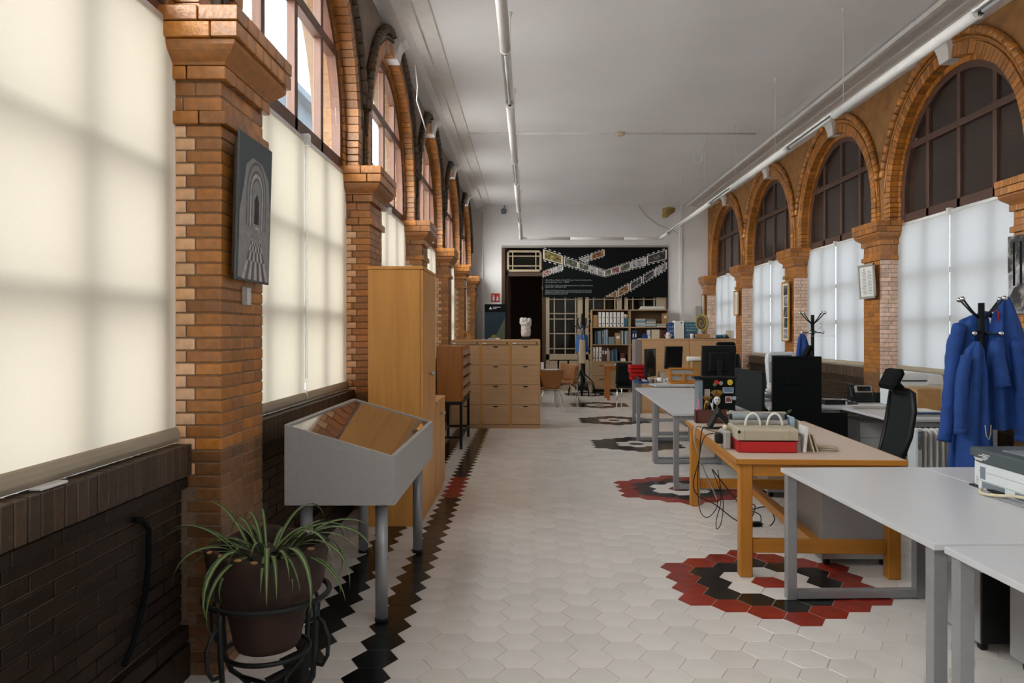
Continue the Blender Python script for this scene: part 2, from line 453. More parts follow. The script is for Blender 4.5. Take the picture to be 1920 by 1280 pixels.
_brick_cache = {}
def brick_mesh(dx, dy, dz, mt):
    key = (round(dx,3), round(dy,3), round(dz,3), mt.name)
    if key not in _brick_cache:
        _brick_cache[key] = MB().cbox(-dx/2, dx/2, -dy/2, dy/2, -dz/2, dz/2, .0035).mesh('brick', mt)
    return _brick_cache[key]
_vous_cache = {}
def vous_mesh(da, r0, r1, du, mt):
    key = (round(da,4), round(r0,3), round(r1,3), round(du,3), mt.name)
    if key not in _vous_cache:
        c = .003/r0
        P = [(r0*math.cos(a), r0*math.sin(a)) for a in (-da/2+c, da/2-c)] + [(r1*math.cos(a), r1*math.sin(a)) for a in (da/2-c, -da/2+c)]
        _vous_cache[key] = MB().ext(P, lambda p, q, t: (t, p, q), -du/2, du/2).mesh('brick', mt)
    return _vous_cache[key]

class Side:
    """one arcade: u runs from the blind plane into the room"""
    def __init__(s, sg, xb): s.sg, s.xb = sg, xb
    def X(s, u): return s.xb - s.sg*u
    def xr(s, u0, u1):
        a, b = s.X(u0), s.X(u1); return (a, b) if a < b else (b, a)
    def box(s, mb, u0, u1, y0, y1, z0, z1, m=0, ch=False):
        a, b = s.xr(u0, u1)
        (mb.cbox if ch else mb.box)(a, b, y0, y1, z0, z1, m=m)
    def brick(s, parent, mb, u0, u1, y0, y1, z0, z1, mt, ch=False):
        """a brick as an object under PARENT, or, when PARENT is None, as a block in the joined brickwork MB"""
        j = R.uniform(-.0016, .0016)
        u1 += j
        if parent is None:
            s.box(mb, u0, u1, y0, y1, z0, z1, ch=ch); return
        a, b = s.xr(u0, u1)
        o = bpy.data.objects.new('brick', brick_mesh(b-a if abs(j) > 9 else round(abs(u1-u0-j),3), y1-y0, z1-z0, mt))
        COL.objects.link(o); o.parent = parent
        o.location = ((a+b)/2, (y0+y1)/2, (z0+z1)/2)
        o.rotation_euler = (R.uniform(-.003,.003), R.uniform(-.003,.003), R.uniform(-.004,.004))
    def vous(s, parent, mb, yc, ang, da, r0, r1, u0, u1, mt):
        j = R.uniform(-.002, .002)
        if parent is None:
            c = .003/r0
            P = [(r0*math.cos(a), r0*math.sin(a)) for a in (ang-da/2+c, ang+da/2-c)] + [(r1*math.cos(a), r1*math.sin(a)) for a in (ang+da/2-c, ang-da/2+c)]
            mb.ext(P, lambda p, q, t: (s.X(t), yc+p, ZSPR+q), u0, u1+j); return
        o = bpy.data.objects.new('brick', vous_mesh(da, r0, r1, u1-u0, mt)); COL.objects.link(o); o.parent = parent
        o.location = (s.X((u0+u1)/2+j), yc, ZSPR); o.rotation_euler = (ang, 0, 0)

LEFT, RIGHT = Side(-1, XL), Side(1, XR)

def arch_solid(sd, mb, yc, r, u0, u1, half=BAY/2, top=ZC+.1, m=0):
    """masonry above the capitals with an arched opening of radius r, between depths u0 and u1"""
    inn, out = [], []
    def add(p, q): inn.append(p); out.append(q)
    add((-r, ZCAP), (-half, ZCAP)); add((-r, ZSPR), (-half, ZSPR))
    corner = math.atan2(top-ZSPR, half)
    angs = sorted([PI*i/40 for i in range(1, 40)] + [corner, PI-corner], reverse=True)
    for a in angs:
        c, s = math.cos(a), math.sin(a)
        k = min(half/abs(c) if abs(c) > 1e-6 else 1e9, (top-ZSPR)/s)
        add((r*c, ZSPR+r*s), (k*c, ZSPR+k*s))
    add((r, ZSPR), (half, ZSPR)); add((r, ZCAP), (half, ZCAP))
    n = len(inn); vs = []
    for u in (u0, u1):
        vs += [(sd.X(u), yc+p, z) for p, z in inn] + [(sd.X(u), yc+p, z) for p, z in out]
    fs = []
    for i in range(n-1):
        fs.append([i, i+1, n+i+1, n+i]); fs.append([2*n+i, 3*n+i, 3*n+i+1, 2*n+i+1])
        fs.append([i, 2*n+i, 2*n+i+1, i+1]); fs.append([n+i, n+i+1, 3*n+i+1, 3*n+i])
    fs.append([0, n, 3*n, 2*n]); fs.append([n-1, 3*n-1, 4*n-1, 2*n-1])
    mb.add(vs, fs, m)

def build_pier(sd, wall, k, detail, half=False):
    y0 = pier_y(k); w = PW
    pier = empty('pier', wall)
    core = MB(); sd.box(core, -.3, PD-.005, y0+.005, y0+w-.005, 0, ZCAP)
    core.build('core', M['mortar'], pier)
    mb, mc, ml = MB(), MB(), MB(); par = pier if detail else None; bm_ = M['brick']
    P, H = .0555, .0495
    for i in range(44):
        z0 = i*P + .003; z1 = z0 + H
        bm_, mj = (M['brick_low'], ml) if z1 < 1.0 else (M['brick'], mb)
        if sd is RIGHT:
            # right-hand piers: window light on the near face is put into the brick colour
            c_ = .115 if i % 2 else .085
            sd.brick(par, mc, PD-c_, PD, y0, y0+.055, z0, z1, M['brick_lit'])
            if z1 > .9: sd.brick(par, mc, -.05, PD-c_-.006, y0, y0+.055, z0, z1, M['brick_lit'])
            ys = (.061,.245,.40,.53) if i % 2 else (.061,.17,.33,.53)
            for q in range(3): sd.brick(par, mj, PD-.1, PD, y0+ys[q], y0+ys[q+1]-(.006 if q < 2 else 0), z0, z1, bm_)
            continue
        if i % 2 == 0:
            sd.brick(par, mj, PD-.115, PD, y0, y0+.24, z0, z1, bm_)
            sd.brick(par, mj, PD-.06, PD, y0+.246, y0+.40, z0, z1, bm_)
            sd.brick(par, mj, PD-.115, PD, y0+.406, y0+w, z0, z1, bm_)
            if z1 > .9: sd.brick(par, mc, -.05, PD-.121, y0, y0+.06, z0, z1, M['brick_chalk_lit'])
        else:
            sd.brick(par, mj, PD-.155, PD, y0, y0+.115, z0, z1, bm_)
            sd.brick(par, mj, PD-.06, PD, y0+.121, y0+.27, z0, z1, bm_)
            sd.brick(par, mj, PD-.06, PD, y0+.276, y0+.41, z0, z1, bm_)
            sd.brick(par, mj, PD-.155, PD, y0+.416, y0+w, z0, z1, bm_)
            if z1 > .9: sd.brick(par, mc, -.05, PD-.161, y0, y0+.06, z0, z1, M['brick_chalk_lit'])
    bm_ = M['brick']
    # capital: projecting course, neck, course, moulding, slab of two courses
    def course(e, z0, z1, odd, n):
        d = PD+e; ya, yb = y0-e, y0+w+e
        a = .115 if odd else .17
        sd.brick(par, mb, d-a, d, ya, ya+.12, z0, z1, bm_)
        sd.brick(par, mb, -.04, d-a-.006, ya, ya+.08, z0, z1, bm_)
        ys = [ya+.126+(yb-ya-.126)*q/n for q in range(n+1)]
        for q in range(n): sd.brick(par, mb, d-.11, d, ys[q], ys[q+1]-(.006 if q < n-1 else 0), z0, z1, bm_)
    course(.025, 2.444, 2.50, True, 3)
    for i in range(2): course(0, 2.506+i*.066, 2.566+i*.066, i, 3)
    course(.028, 2.640, 2.697, False, 4)
    course(.112, 2.795, 2.861, True, 6); course(.115, 2.866, 2.93, False, 5)
    cm = MB(); lv = [(.026,2.70),(.03,2.712),(.052,2.728),(.078,2.75),(.092,2.77),(.094,2.792)]
    vs, fs = [], []
    for e, z in lv:
        vs += [(sd.X(-.04), y0-e, z), (sd.X(PD+e), y0-e, z), (sd.X(PD+e), y0+w+e, z), (sd.X(-.04), y0+w+e, z)]
    for i in range(len(lv)-1):
        for q in range(4):
            r = (q+1) % 4; fs.append([i*4+q, i*4+r, i*4+4+r, i*4+4+q])
    fs += [[3,2,1,0], [len(vs)-4, len(vs)-3, len(vs)-2, len(vs)-1]]
    cm.add(vs, fs).build('capital_moulding', M['brick'], pier, bevel=.003)
    if mb.v: stuff(mb.build('brickwork', M['brick'], pier)); stuff(mc.build('brickwork', M['brick_chalk_lit'] if sd is LEFT else M['brick_lit'], pier)); stuff(ml.build('brickwork', M['brick_low'], pier))
    return pier

def build_arch(sd, wall, k, detail, simple=False):
    yc = bay_c(k); arch = empty('arch', wall)
    mb = MB(); arch_solid(sd, mb, yc, 1.372, -.3, -.004)
    mb.build('core', M['mortar'], arch)
    mb = MB(); arch_solid(sd, mb, yc, 1.458, -.004, .072)
    mb.build('spandrel', M['spandrel_grey' if sd is LEFT else 'render_brown'], arch)
    if simple: return arch
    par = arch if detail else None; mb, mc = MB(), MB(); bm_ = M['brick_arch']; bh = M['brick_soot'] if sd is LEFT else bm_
    n = 62; da = PI/n
    for i in range(n):
        a = da*(i+.5)
        sd.vous(par, mb, yc, a, da, 1.275, 1.372, -.12, .0, bm_)
        sd.vous(par, mb, yc, a, da, 1.335, 1.462, .002, .105, bm_)
    n2 = 56
    for i in range(n2):
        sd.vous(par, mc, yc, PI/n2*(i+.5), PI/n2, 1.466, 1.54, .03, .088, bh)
    for e in (-1, 1):
        for i in range(4):
            z0 = ZCAP + i*.06; z1 = z0 + .054
            for (r0, r1, u0, u1) in ((1.275,1.372,-.12,0), (1.335,1.462,.002,.105), (1.466,1.54,.03,.088)):
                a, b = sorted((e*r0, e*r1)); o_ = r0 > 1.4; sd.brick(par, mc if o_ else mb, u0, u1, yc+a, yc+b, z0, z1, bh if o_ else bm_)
    if mb.v: stuff(mb.build('brickwork', bm_, arch)); stuff(mc.build('brickwork', bh, arch))
    # roll hood moulding, its ends stopped above the capitals
    A0 = math.radians(13); N = 44; nn = 40
    h = MB()
    for q in range(nn):
        aa = [A0+(PI-2*A0)*(q+t)/nn for t in (.02,.25,.5,.75,.98)]
        h.tube([(sd.X(.108), yc+1.572*math.cos(a), ZSPR+1.572*math.sin(a)) for a in aa], [.040,.046,.046,.046,.040], 8)
    stuff(h.build('hood_moulding', bh, arch))
    h2 = MB()
    for r in (1.502,):
        h2.tube([(sd.X(.094), yc+r*math.cos(a), ZSPR+r*math.sin(a)) for a in [A0*.4+(PI-.8*A0)*i/N for i in range(N+1)]], .018, 6)
    h2.build('arch_fillet', bh, arch)
    # white scrolled keystone between arch and ceiling
    ks = MB(); z0 = ZSPR+1.335-.015
    prof = [(-.02,z0),(.135,z0),(.15,z0+.10),(.175,z0+.17),(.215,z0+.185),(.235,z0+.205),(.235,z0+.25),(.20,z0+.285),(.20,ZC),(-.02,ZC)]
    hw = lambda q: .095 + .055*(q-z0)/(ZC-z0)
    vs = [(sd.X(p), yc-hw(q), q) for p, q in prof] + [(sd.X(p), yc+hw(q), q) for p, q in prof]
    n = len(prof); ks.add(vs, [list(range(n)), list(range(n, 2*n))] + [[i, (i+1)%n, n+(i+1)%n, n+i] for i in range(n)])
    ks.build('keystone', M['trimwhite'], arch, bevel=.006)
    return arch

def build_sill(sd, wall, k, detail):
    ya, yb = pier_y(k)+PW, pier_y(k+1)
    s = empty('sill_wall', wall)
    c = MB(); sd.box(c, -.3, .018, ya, yb, 0, .90); sd.box(c, -.3, .06, ya, yb, .895, ZS-.012)
    c.build('core', M['mortar'], s)
    par = s if detail else None; mb, mk = MB(), MB()
    pit = .0615; n = int((yb-ya)/pit); pit = (yb-ya)/n
    for i in range(n):
        y = ya+pit*i
        near = detail and (detail == 2 or y < ya+1.6)
        sd.brick(s if near else None, mk, -.09, .075, y+.003, y+pit-.003, .893, ZS, M['brick_sill'])
    for r, (z0, z1, u) in enumerate([(.835,.885,.058)] + [(.24+i*.06, .293+i*.06, .03) for i in range(10)] + [(.16,.228,.062),(.0,.15,.07)]):
        L_ = .25; off = -(.125 if r % 2 else 0)
        y = ya+off
        while y < yb:
            a, b = max(ya, y)+.003, min(yb, y+L_)-.003
            if b-a > .03:
                near = detail == 2 and a > ya+.9
                sd.brick(s if near else None, mb, -.05, u, a, b, z0, z1, M['brick_dark'])
            y += L_
    if mb.v: stuff(mb.build('brickwork', M['brick_dark'], s))
    if mk.v: stuff(mk.build('sill_bricks', M['brick_sill'], s))

def arc_z(y, r): return ZSPR + math.sqrt(max(0, r*r-y*y))
def build_window(sd, n, k, wood, upper_glass, panes=True):
    yc = bay_c(k)
    w = struct(empty('window_%d' % n))
    fr = MB(); uA, uB = -.085, -.025
    def bar(y0, y1, z0, z1, ua=uA, ub=uB): sd.box(fr, ua, ub, yc+y0, yc+y1, z0, z1, ch=True)
    # arched head and jambs
    P, N = [], 36
    for r, rev in ((1.28, 0), (1.205, 1)):
        pts = [(-r, 2.95)] + [(r*math.cos(PI-PI*i/N), ZSPR+r*math.sin(PI-PI*i/N)) for i in range(N+1)] + [(r, 2.95)]
        P.append(pts)
    vs = []; nP = len(P[0])
    for u in (uA-.01, uB+.005):
        for q in P: vs += [(sd.X(u), yc+y, z) for y, z in q]
    fs = []
    for i in range(nP-1):
        fs += [[i, i+1, nP+i+1, nP+i], [2*nP+i, 3*nP+i, 3*nP+i+1, 2*nP+i+1], [i, 2*nP+i, 2*nP+i+1, i+1], [nP+i, nP+i+1, 3*nP+i+1, 3*nP+i]]
    fs += [[0, nP, 3*nP, 2*nP], [nP-1, 3*nP-1, 4*nP-1, 2*nP-1]]
    fr.add(vs, fs)
    ms = (-.66, 0, .66)
    for m in ms:
        bar(m-.033, m+.033, 2.9, arc_z(abs(m)+.03, 1.23)); bar(m-.033, m+.033, ZS, 2.92, -.135, -.085)
    for z, h in ((ZS+.03,.06),(1.68,.07),(2.24,.06)): bar(-1.28, 1.28, z-h/2, z+h/2, -.14, -.09)
    for e in (-1, 1): bar(e*1.25-.04, e*1.25+.04, ZS, 2.92, -.14, -.09)
    bar(-1.28, 1.28, 2.90, 3.0, -.14, -.025)
    hw = math.sqrt(1.23**2-(3.86-ZSPR)**2); bar(-hw, hw, 3.78, 3.86, -.09, -.018)
    fr.build('window_frame', wood, w)
    if not panes: return w
    cols = [(-1.215,-.69),(-.63,-.03),(.03,.63),(.69,1.215)]
    rows = [(ZS+.05,1.65),(1.71,2.215),(2.265,2.905)]
    def pane(y0, y1, z0, z1, mt, arc=False):
        ud = -.052 if arc else -.11
        mb = MB()
        if arc:
            m = 10; ys = [y0+(y1-y0)*i/m for i in range(m+1)]
            top = [(y, min(z1, arc_z(y, 1.215))) for y in ys]
            top = [t for t in top if t[1] > z0+.005]
            if len(top) < 3: return
            poly = [(top[0][0], z0)] + top + [(top[-1][0], z0)]
            poly = [p for i, p in enumerate(poly) if i == 0 or (abs(p[0]-poly[i-1][0])+abs(p[1]-poly[i-1][1])) > 1e-4]
        else: poly = [(y0,z0),(y0,z1),(y1,z1),(y1,z0)]
        mb.ext(poly, lambda p, q, t: (sd.X(t), yc+p, q), ud-.006, ud)
        mb.build('pane', mt, w)
    for a, b in cols:
        for c, d in rows: pane(a, b, c, d, M['glass'])
        pane(a, b, 3.00, 3.785, upper_glass, True); pane(a, b, 3.855, 9, upper_glass, True)
    return w

# ---- walls
SIDES = (('left', LEFT, M['win_wood'], M['glass']), ('right', RIGHT, M['win_dark'], M['pane_dark']))
wno = 1
for nm, sd, wood, ug in SIDES:
    wall = struct(empty('wall_'+nm))
    for k in range(-2, 7):
        if k < 0: det = False
        elif nm == 'left': det = k in (1, 2)
        else: det = k in (2,)
        build_pier(sd, wall, k, det)
    for k in range(-2, 6):
        det = (nm == 'left' and k == 1) or (nm == 'right' and k == 2)
        build_arch(sd, wall, k, det, simple=(k < 0))
        build_sill(sd, wall, k, (2 if k == 0 else 1 if k == 1 else 0) if nm == 'left' else 0)
        build_window(sd, wno, k, wood, ug, panes=(k >= 0)); wno += 1
    # wall above the last pier and next to the rear wall
    mb = MB(); sd.box(mb, -.3, .072, pier_y(6)+PW/2-.01, YB, ZCAP, ZC+.1)
    mb.build('spandrel', M['render_brown'], wall)
    mb = MB(); sd.box(mb, -.3, .072, YR-.2, pier_y(-2)+.27, ZCAP, ZC+.1)
    mb.build('spandrel', M['render_brown'], wall)

# ---- ceiling with stepped plaster edges
mb = MB(); mb.box(XL-.4, XR+.4, YR-.3, YB+.3, ZC, ZC+.2)
struct(mb.build('ceiling', M['ceil']))
for i, (sg, e0) in enumerate(((1, XL), (-1, XR))):
    mb = MB()
    pr = [(.06,ZC),(.06,ZC-.10),(.23,ZC-.085),(.30,ZC-.05),(.40,ZC-.045),(.40,ZC-.02),(.575,ZC-.018),(.585,ZC)]
    mb.ext(pr, lambda p, q, t: (e0+sg*p, t, q), YR, YB)
    struct(mb.build('trim_%d' % (i+1), M['trimwhite']))

# ---- rear wall behind the photographer
mb = MB(); mb.box(XL-.3, XR+.3, YR-.25, YR, 0, ZC)
struct(mb.build('wall_rear', M['white']))

# ---- back wall with the wide opening
OX0, OX1, OZ = -.69, 3.585, 3.73
wb = struct(empty('wall_back'))
mb = MB()
mb.box(XL-.3, OX0, YB, YB+.3, 0, ZC); mb.box(OX1, XR+.3, YB, YB+.3, 0, ZC); mb.box(OX0, OX1, YB, YB+.3, OZ, ZC)
mb.build('plaster', M['white'], wb)
mb = MB(); mb.box(3.9, 3.96, YB-.03, YB, 0, ZC); mb.build('pilaster_edge', M['white'], wb)
mb = MB()
for x0, x1, z0, z1 in ((OX0-.02,OX0+.07,0,OZ),(OX1-.03,OX1+.01,0,OZ)): mb.cbox(x0, x1, YB-.03, YB+.2, z0, z1)
mb.build('opening_frame', M['brownd'], wb)
mb = MB().cbox(OX0-.02, OX1+.01, YB-.04, YB+.2, OZ-.03, OZ+.03); mb.build('opening_head', M['frame_grey'], wb)
# dim passage behind the opening
mb = MB()
mb.box(OX0-.3, OX1+.3, YB+3.2, YB+3.3, -.02, OZ+.3); mb.box(OX0-.35, OX0-.3, YB+.3, YB+3.3, -.02, OZ+.3)
mb.box(OX1+.3, OX1+.35, YB+.3, YB+3.3, -.02, OZ+.3); mb.box(OX0-.35, OX1+.35, YB+.3, YB+3.3, OZ+.3, OZ+.35)
mb.build('passage', M['brownd'], wb)

# door_1: the open doorway with the small paned light above it
d1 = struct(empty('door_1'))
YD = YB+.06
mb = MB(); mb.cbox(-.60, .34, YD, YD+.08, 2.97, 3.07); mb.cbox(.34, .44, YD, YD+.08, 0, OZ-.03); mb.cbox(-.63, -.55, YD, YD+.08, 0, OZ-.03)
mb.build('door_frame', M['brownd'], d1)
mb = MB(); x0, x1, z0, z1 = -.575, .325, 3.085, 3.64
for a, b, c, d in ((x0,x1,z0,z0+.055),(x0,x1,z1-.055,z1),(x0,x0+.055,z0,z1),(x1-.055,x1,z0,z1)): mb.cbox(a, b, YD-.03, YD+.03, c, d)
for x in (x0+.15, x1-.15): mb.cbox(x-.014, x+.014, YD-.02, YD+.02, z0, z1)
for z in (z0+.15, z1-.15): mb.cbox(x0, x1, YD-.02, YD+.02, z-.014, z+.014)
mb.build('transom_light', M['cream'], d1)
mb = MB(); mb.box(x0+.03, x1-.03, YD-.004, YD+.004, z0+.03, z1-.03); mb.build('transom_pane', M['glass_dim'], d1)
mb = MB()
mb.cbox(-.55, -.50, YD+.1, YD+.98, .02, 2.95)
for z0_, z1_ in ((.25,.95),(1.15,2.0),(2.15,2.8)): mb.cbox(-.505, -.485, YD+.22, YD+.86, z0_, z1_)
mb.build('door_leaf', M['brownd'], d1)

# doors 2-4: cream glazed leaves
def glazed_leaf(n, X0):
    d = struct(empty('door_%d' % n))
    W = .95; zt = 2.62; ya, yb = YB+.05, YB+.10
    fr = MB()
    def b(x0, x1, z0, z1, dy=0): fr.cbox(X0+x0, X0+x1, ya-dy, yb+dy, z0, z1)
    b(0, .09, 0, zt); b(W-.13, W, 0, zt); b(0, W, 0, .14); b(0, W, .80, .95); b(0, W, zt-.05, zt)
    for x in (.215, .50, .77): b(x-.014, x+.014, .95, zt)
    for z in (1.09, 1.48, 1.86, 2.0, 2.37): b(.09, W-.13, z-.012, z+.012)
    fr.build('leaf_frame', M['cream'], d)
    pn = MB()
    for x0, x1 in ((.09,.30),(.34,.56),(.60,.82)): pn.cbox(X0+x0, X0+x1, ya+.012, yb-.012, .16, .78, .01)
    stuff(pn.build('panel', M['cream'], d))
    xs = [.09,.215,.50,.77,.82]; zs = [.95,1.09,1.48,1.86,2.0,2.37,2.57]
    for i in range(4):
        for j in range(6):
            MB().box(X0+xs[i]+.01, X0+xs[i+1]-.008, ya+.02, ya+.026, zs[j]+.01, zs[j+1]-.01).build('pane', M['glass_dim'], d)
for n, x in ((2, .44), (3, 1.46), (4, 2.48)): glazed_leaf(n, x)
mb = MB(); mb.cbox(.34, OX1, YB+.04, YB+.12, 2.62, 2.70); mb.cbox(3.43, OX1, YB+.05, YB+.1, 0, 2.62)
mb.build('glazing_rail', M['cream'], wb)
mb = MB(); mb.box(.44, OX1, YB+.06, YB+.09, 2.70, OZ-.03); mb.build('upper_panel', M['brownd'], wb)

# ---- floor of hexagonal tiles
TS = .112; CP, RP = 1.5*TS, .2            # half width of a tile, column pitch, row pitch
BX = -.72; RY0 = 3.397
def tile_pos(c, r): return BX + CP*c, RY0 + RP*r + (.1 if c % 2 else 0)
ROS_C = 13
ROS_Y = [4.697, 7.497, 10.497, 13.297, 16.097, 18.897]
def hex_dist(c, r, c0, r0):
    def ax(c, r): return c, r - ((c - (c & 1)) // 2)   # axial for odd columns pushed up
    q1, s1 = ax(c, r); q2, s2 = ax(c0, r0)
    dq, ds = q1-q2, s1-s2
    return (abs(dq)+abs(ds)+abs(dq+ds))//2
ros_rows = [round((y-RY0-.1)/RP) for y in ROS_Y]
fl = struct(empty('floor'))
mb = MB(); mb.box(XL-.3, XR+.3, YR-.25, YB+3.3, -.12, -.0016); mb.build('bed', M['grout'], fl)
G = .0013
def hexo(k=1.0):
    a, b = TS-G*1.3, RP/2-G
    return [(-a,0),(-a/2,-b),(a/2,-b),(a,0),(a/2,b),(-a/2,b)]
TILE_ME = {}
for nm in ('tile', 'tile_black', 'tile_red'):
    t = MB(); h = hexo(); c = .0016
    hi = [(x*(1-c/TS), y*(1-c/.1)) for x, y in h]
    vs = [(x,y,-.006) for x,y in h] + [(x,y,-.0014) for x,y in h] + [(x,y,0) for x,y in hi]
    fs = [list(range(12,18))]
    for l in (0, 6):
        for i in range(6): fs.append([l+i, l+(i+1)%6, l+6+(i+1)%6, l+6+i])
    TILE_ME[nm] = t.add(vs, fs).mesh('tile', M[nm])
tiles = []
for c in range(-5, 33):
    for r in range(-48, 84):
        x, y = tile_pos(c, r)
        if not (XL < x < XR and YR < y < YB+.3): continue
        kind = 'tile'
        if c in (0, -2, 26, 28): kind = 'tile_red' if (7.0 < y < 8.05 and c in (0, -2)) else 'tile_black'
        for i, rr in enumerate(ros_rows):
            d = hex_dist(c, r, ROS_C, rr)
            if d == 0: kind = 'tile_red' if i < 2 else 'tile_black'
            elif d == 2: kind = 'tile_black'
            elif d == 3: kind = 'tile_red' if i < 2 else 'tile_black'
        tiles.append((x, y, kind))
def tile_rank(t):
    x, y, k = t
    if y < 3.3: return 99
    px_ = VX + F*x/y
    if px_ < 330 or px_ > 1760: return 90+y
    if x > 1.55 and not k.startswith('tile_'): return y+4
    if x < -1.0: return y+3
    return y - (1.5 if k == 'tile_red' else .6 if k == 'tile_black' else 0)
tiles.sort(key=tile_rank)
count = {'tile': 0}
mbs = {k: MB() for k in TILE_ME}
for i, (x, y, k) in enumerate(tiles):
    tz = R.uniform(-.0006, .0006)
    if i < 298:
        o = bpy.data.objects.new('tile', TILE_ME[k]); COL.objects.link(o); o.parent = fl
        o.location = (x, y, tz); o.rotation_euler = (R.uniform(-.0012,.0012), R.uniform(-.0012,.0012), 0)
    else:
        h = hexo(); m = mbs[k]
        m.add([(x+a, y+b, -.006) for a, b in h] + [(x+a, y+b, tz*.6) for a, b in h],
              [list(range(6,12))] + [[q, (q+1)%6, 6+(q+1)%6, 6+q] for q in range(6)])
for k, nm in (('tile','tiling'),('tile_black','tiling'),('tile_red','tiling')):
    if mbs[k].v: stuff(mbs[k].build(nm, M[k], fl))

# ---- outdoors: paving, a pale blue-grey wing across the yard on the left
mb = MB(); mb.box(-60, XL-.3, -60, 80, -.4, -.3); mb.box(XR+.3, 60, -60, 80, -.4, -.3)
g = struct(mb.build('ground_outside', M['asphalt']))
mb = MB(); mb.box(-16, -8, 24.5, 48, -.3, 9.6, 0)
mb.ext([(-7.6,9.5),(-7.6,9.75),(-12,12.2),(-16.4,9.75),(-16.4,9.5)], lambda p, q, t: (p, t, q), 24.1, 48.4, m=1)
ob = mb.build('building_outside', [M['roofgrey'], M['roofgrey']]); ob['kind'] = 'structure'

# ---- roller blinds, two to a bay
def roller_blind(sd, k, which, label):
    yc = bay_c(k); gap = yc + .12*(1 if True else -1)
    y0, y1 = (pier_y(k)+PW-.02, gap-.009) if which == 0 else (gap+.009, pier_y(k+1)+.01)
    o = thing('roller_blind', label, 'roller blind', (sd.X(0), (y0+y1)/2, ZS), 0, None)
    h = (y1-y0)/2; zt, zb = 2.86-ZS, 1.10-ZS; s = -sd.sg
    # cloth with the faintest belly
    mb = MB().grid(lambda a, b: (s*(.004*math.sin(PI*b)*math.sin(PI*a)-.004*(1-b)**8*0), -h+2*h*a, zb+(zt-zb)*b), 8, 12)
    mb.build('cloth', M['blind'] if sd is LEFT else M['blind_r'], o)
    hm = MB(); pr = [(-.004,.075),(.012,.07),(.020,.05),(.022,.03),(.012,.008),(-.008,.004),(-.012,.03),(-.008,.07)]
    hm.ext(pr, lambda p, q, t: (s*p, t, q-.001), -h, h, smooth=False); hm.build('bottom_hem', M['blind_hem'], o, bevel=.003)
    MB().cyl((s*-.02, -h+.01, zt+.015), (s*-.02, h-.01, zt+.015), .022, n=14).build('roller_tube', M['trimwhite'], o)
    for e in (-1, 1):
        b = MB().cbox(-.035, .035, e*h-.006-(.006 if e > 0 else -.006), e*h+.006-(.006 if e > 0 else -.006), zt-.03, zt+.05)
        b.cyl((0, e*h-.02*e, zt+.015), (0, e*(h+.004), zt+.015), .026, n=14)
        b.build('bracket', M['whitep'], o)
    if sd is LEFT and k <= 1 or sd is RIGHT and k == 2:
        c = MB(); c.tube([(s*.008, h*(1 if which == 0 else -1)*.985, zt), (s*.008, h*(1 if which == 0 else -1)*.985, zb+.1)], .0018, 6)
        c.build('pull_chain', M['whitep'], o)
for k in (-2, -1):
    for sd, nm_, cl in ((LEFT, 'left', M['blind']), (RIGHT, 'right', M['blind_r'])):
        for q in (0, 1): roller_blind(sd, k, q, f'roller blind on the {nm_} wall behind the camera, ' + ('first' if k == -1 else 'second') + ' bay back, ' + ('farther' if q == 0 else 'nearer') + ' one')
ORD = ['first','second','third','fourth','fifth','sixth']
for k in range(0, 6):
    for q in (0, 1):
        half = 'nearer' if q == 0 else 'farther'
        ql = 'nearer half' if q == 0 else 'farther half'
        if k == 0: ll = 'warm backlit cream roller blind nearest the camera, ' + ('out at the left edge' if q == 0 else 'above the potted plant')
        else: ll = f'cream roller blind, {ql} of the {ORD[k]} left-hand window counted from the camera'
        roller_blind(LEFT, k, q, ll)
        if k == 0: roller_blind(RIGHT, k, q, f'bluish roller blind, {ql} of the right-hand window abreast of the camera')
        if k >= 1: roller_blind(RIGHT, k, q, f'bluish white roller blind, {ql} of the {ORD[k]} right-hand window counted from the camera')
# ------------------------------------------------------------------ ceiling fittings
def trunking(name, label, X, Z, ya, yb, opens, r=.042):
    o = thing(name, label, 'light fitting', (X, 0, Z))
    cuts = []
    y = ya
    for a, b in opens:
        if a > y: cuts.append((y, a, 0))
        cuts.append((max(a, ya), min(b, yb), 1)); y = b
    if y < yb: cuts.append((y, yb, 0))
    for a, b, op in cuts:
        if b-a < .05: continue
        if not op:
            mb = MB().cyl((0,a,0), (0,b,0), r, n=16)
            for e in (a+.01, b-.01): mb.tube([(0,e-.012,0),(0,e+.012,0)], r+.004, 16)
            mb.build('trunking_tube', M['trimwhite'], o)
        else:
            P = [(r*math.cos(PI*q/10), r*math.sin(PI*q/10)) for q in range(11)] + [((r-.006)*math.cos(PI*q/10), (r-.006)*math.sin(PI*q/10)) for q in range(10,-1,-1)]
            c = MB().ext(P, lambda p, q, t: (p, t, q), a, b).build('open_channel', M['trimwhite'], o)
            MB().cyl((0,a+.06,-.012), (0,b-.06,-.012), .013, n=12).build('fluorescent_tube', M['lampglass'], c)
            e_ = MB()
            for y_ in (a+.03, b-.05): e_.box(-.012, .012, y_, y_+.03, -.028, .0)
            stuff(e_.build('lamp_holder', M['black'], c))
    return o
ZT, XTL, XTR, YT = 3.785, -.19, 3.18, 18.66
tl = trunking('light_trunking', 'long white suspended light trunking running down the left side of the ceiling', XTL, ZT, 1.5, YT-.03, [(2.1,3.6),(6.17,7.65),(10.24,11.7),(14.4,15.85)])
tr_ = trunking('light_trunking', 'long white suspended light trunking running beside the right-hand arches', XTR, ZT, 1.5, YT-.03, [(3.95,5.46),(8.02,9.47),(12.05,13.5),(16.1,17.6)])
o = thing('light_trunking', 'thin white cross trunking in front of the back wall joining the two long ones', 'light fitting', (0, YT, ZT))
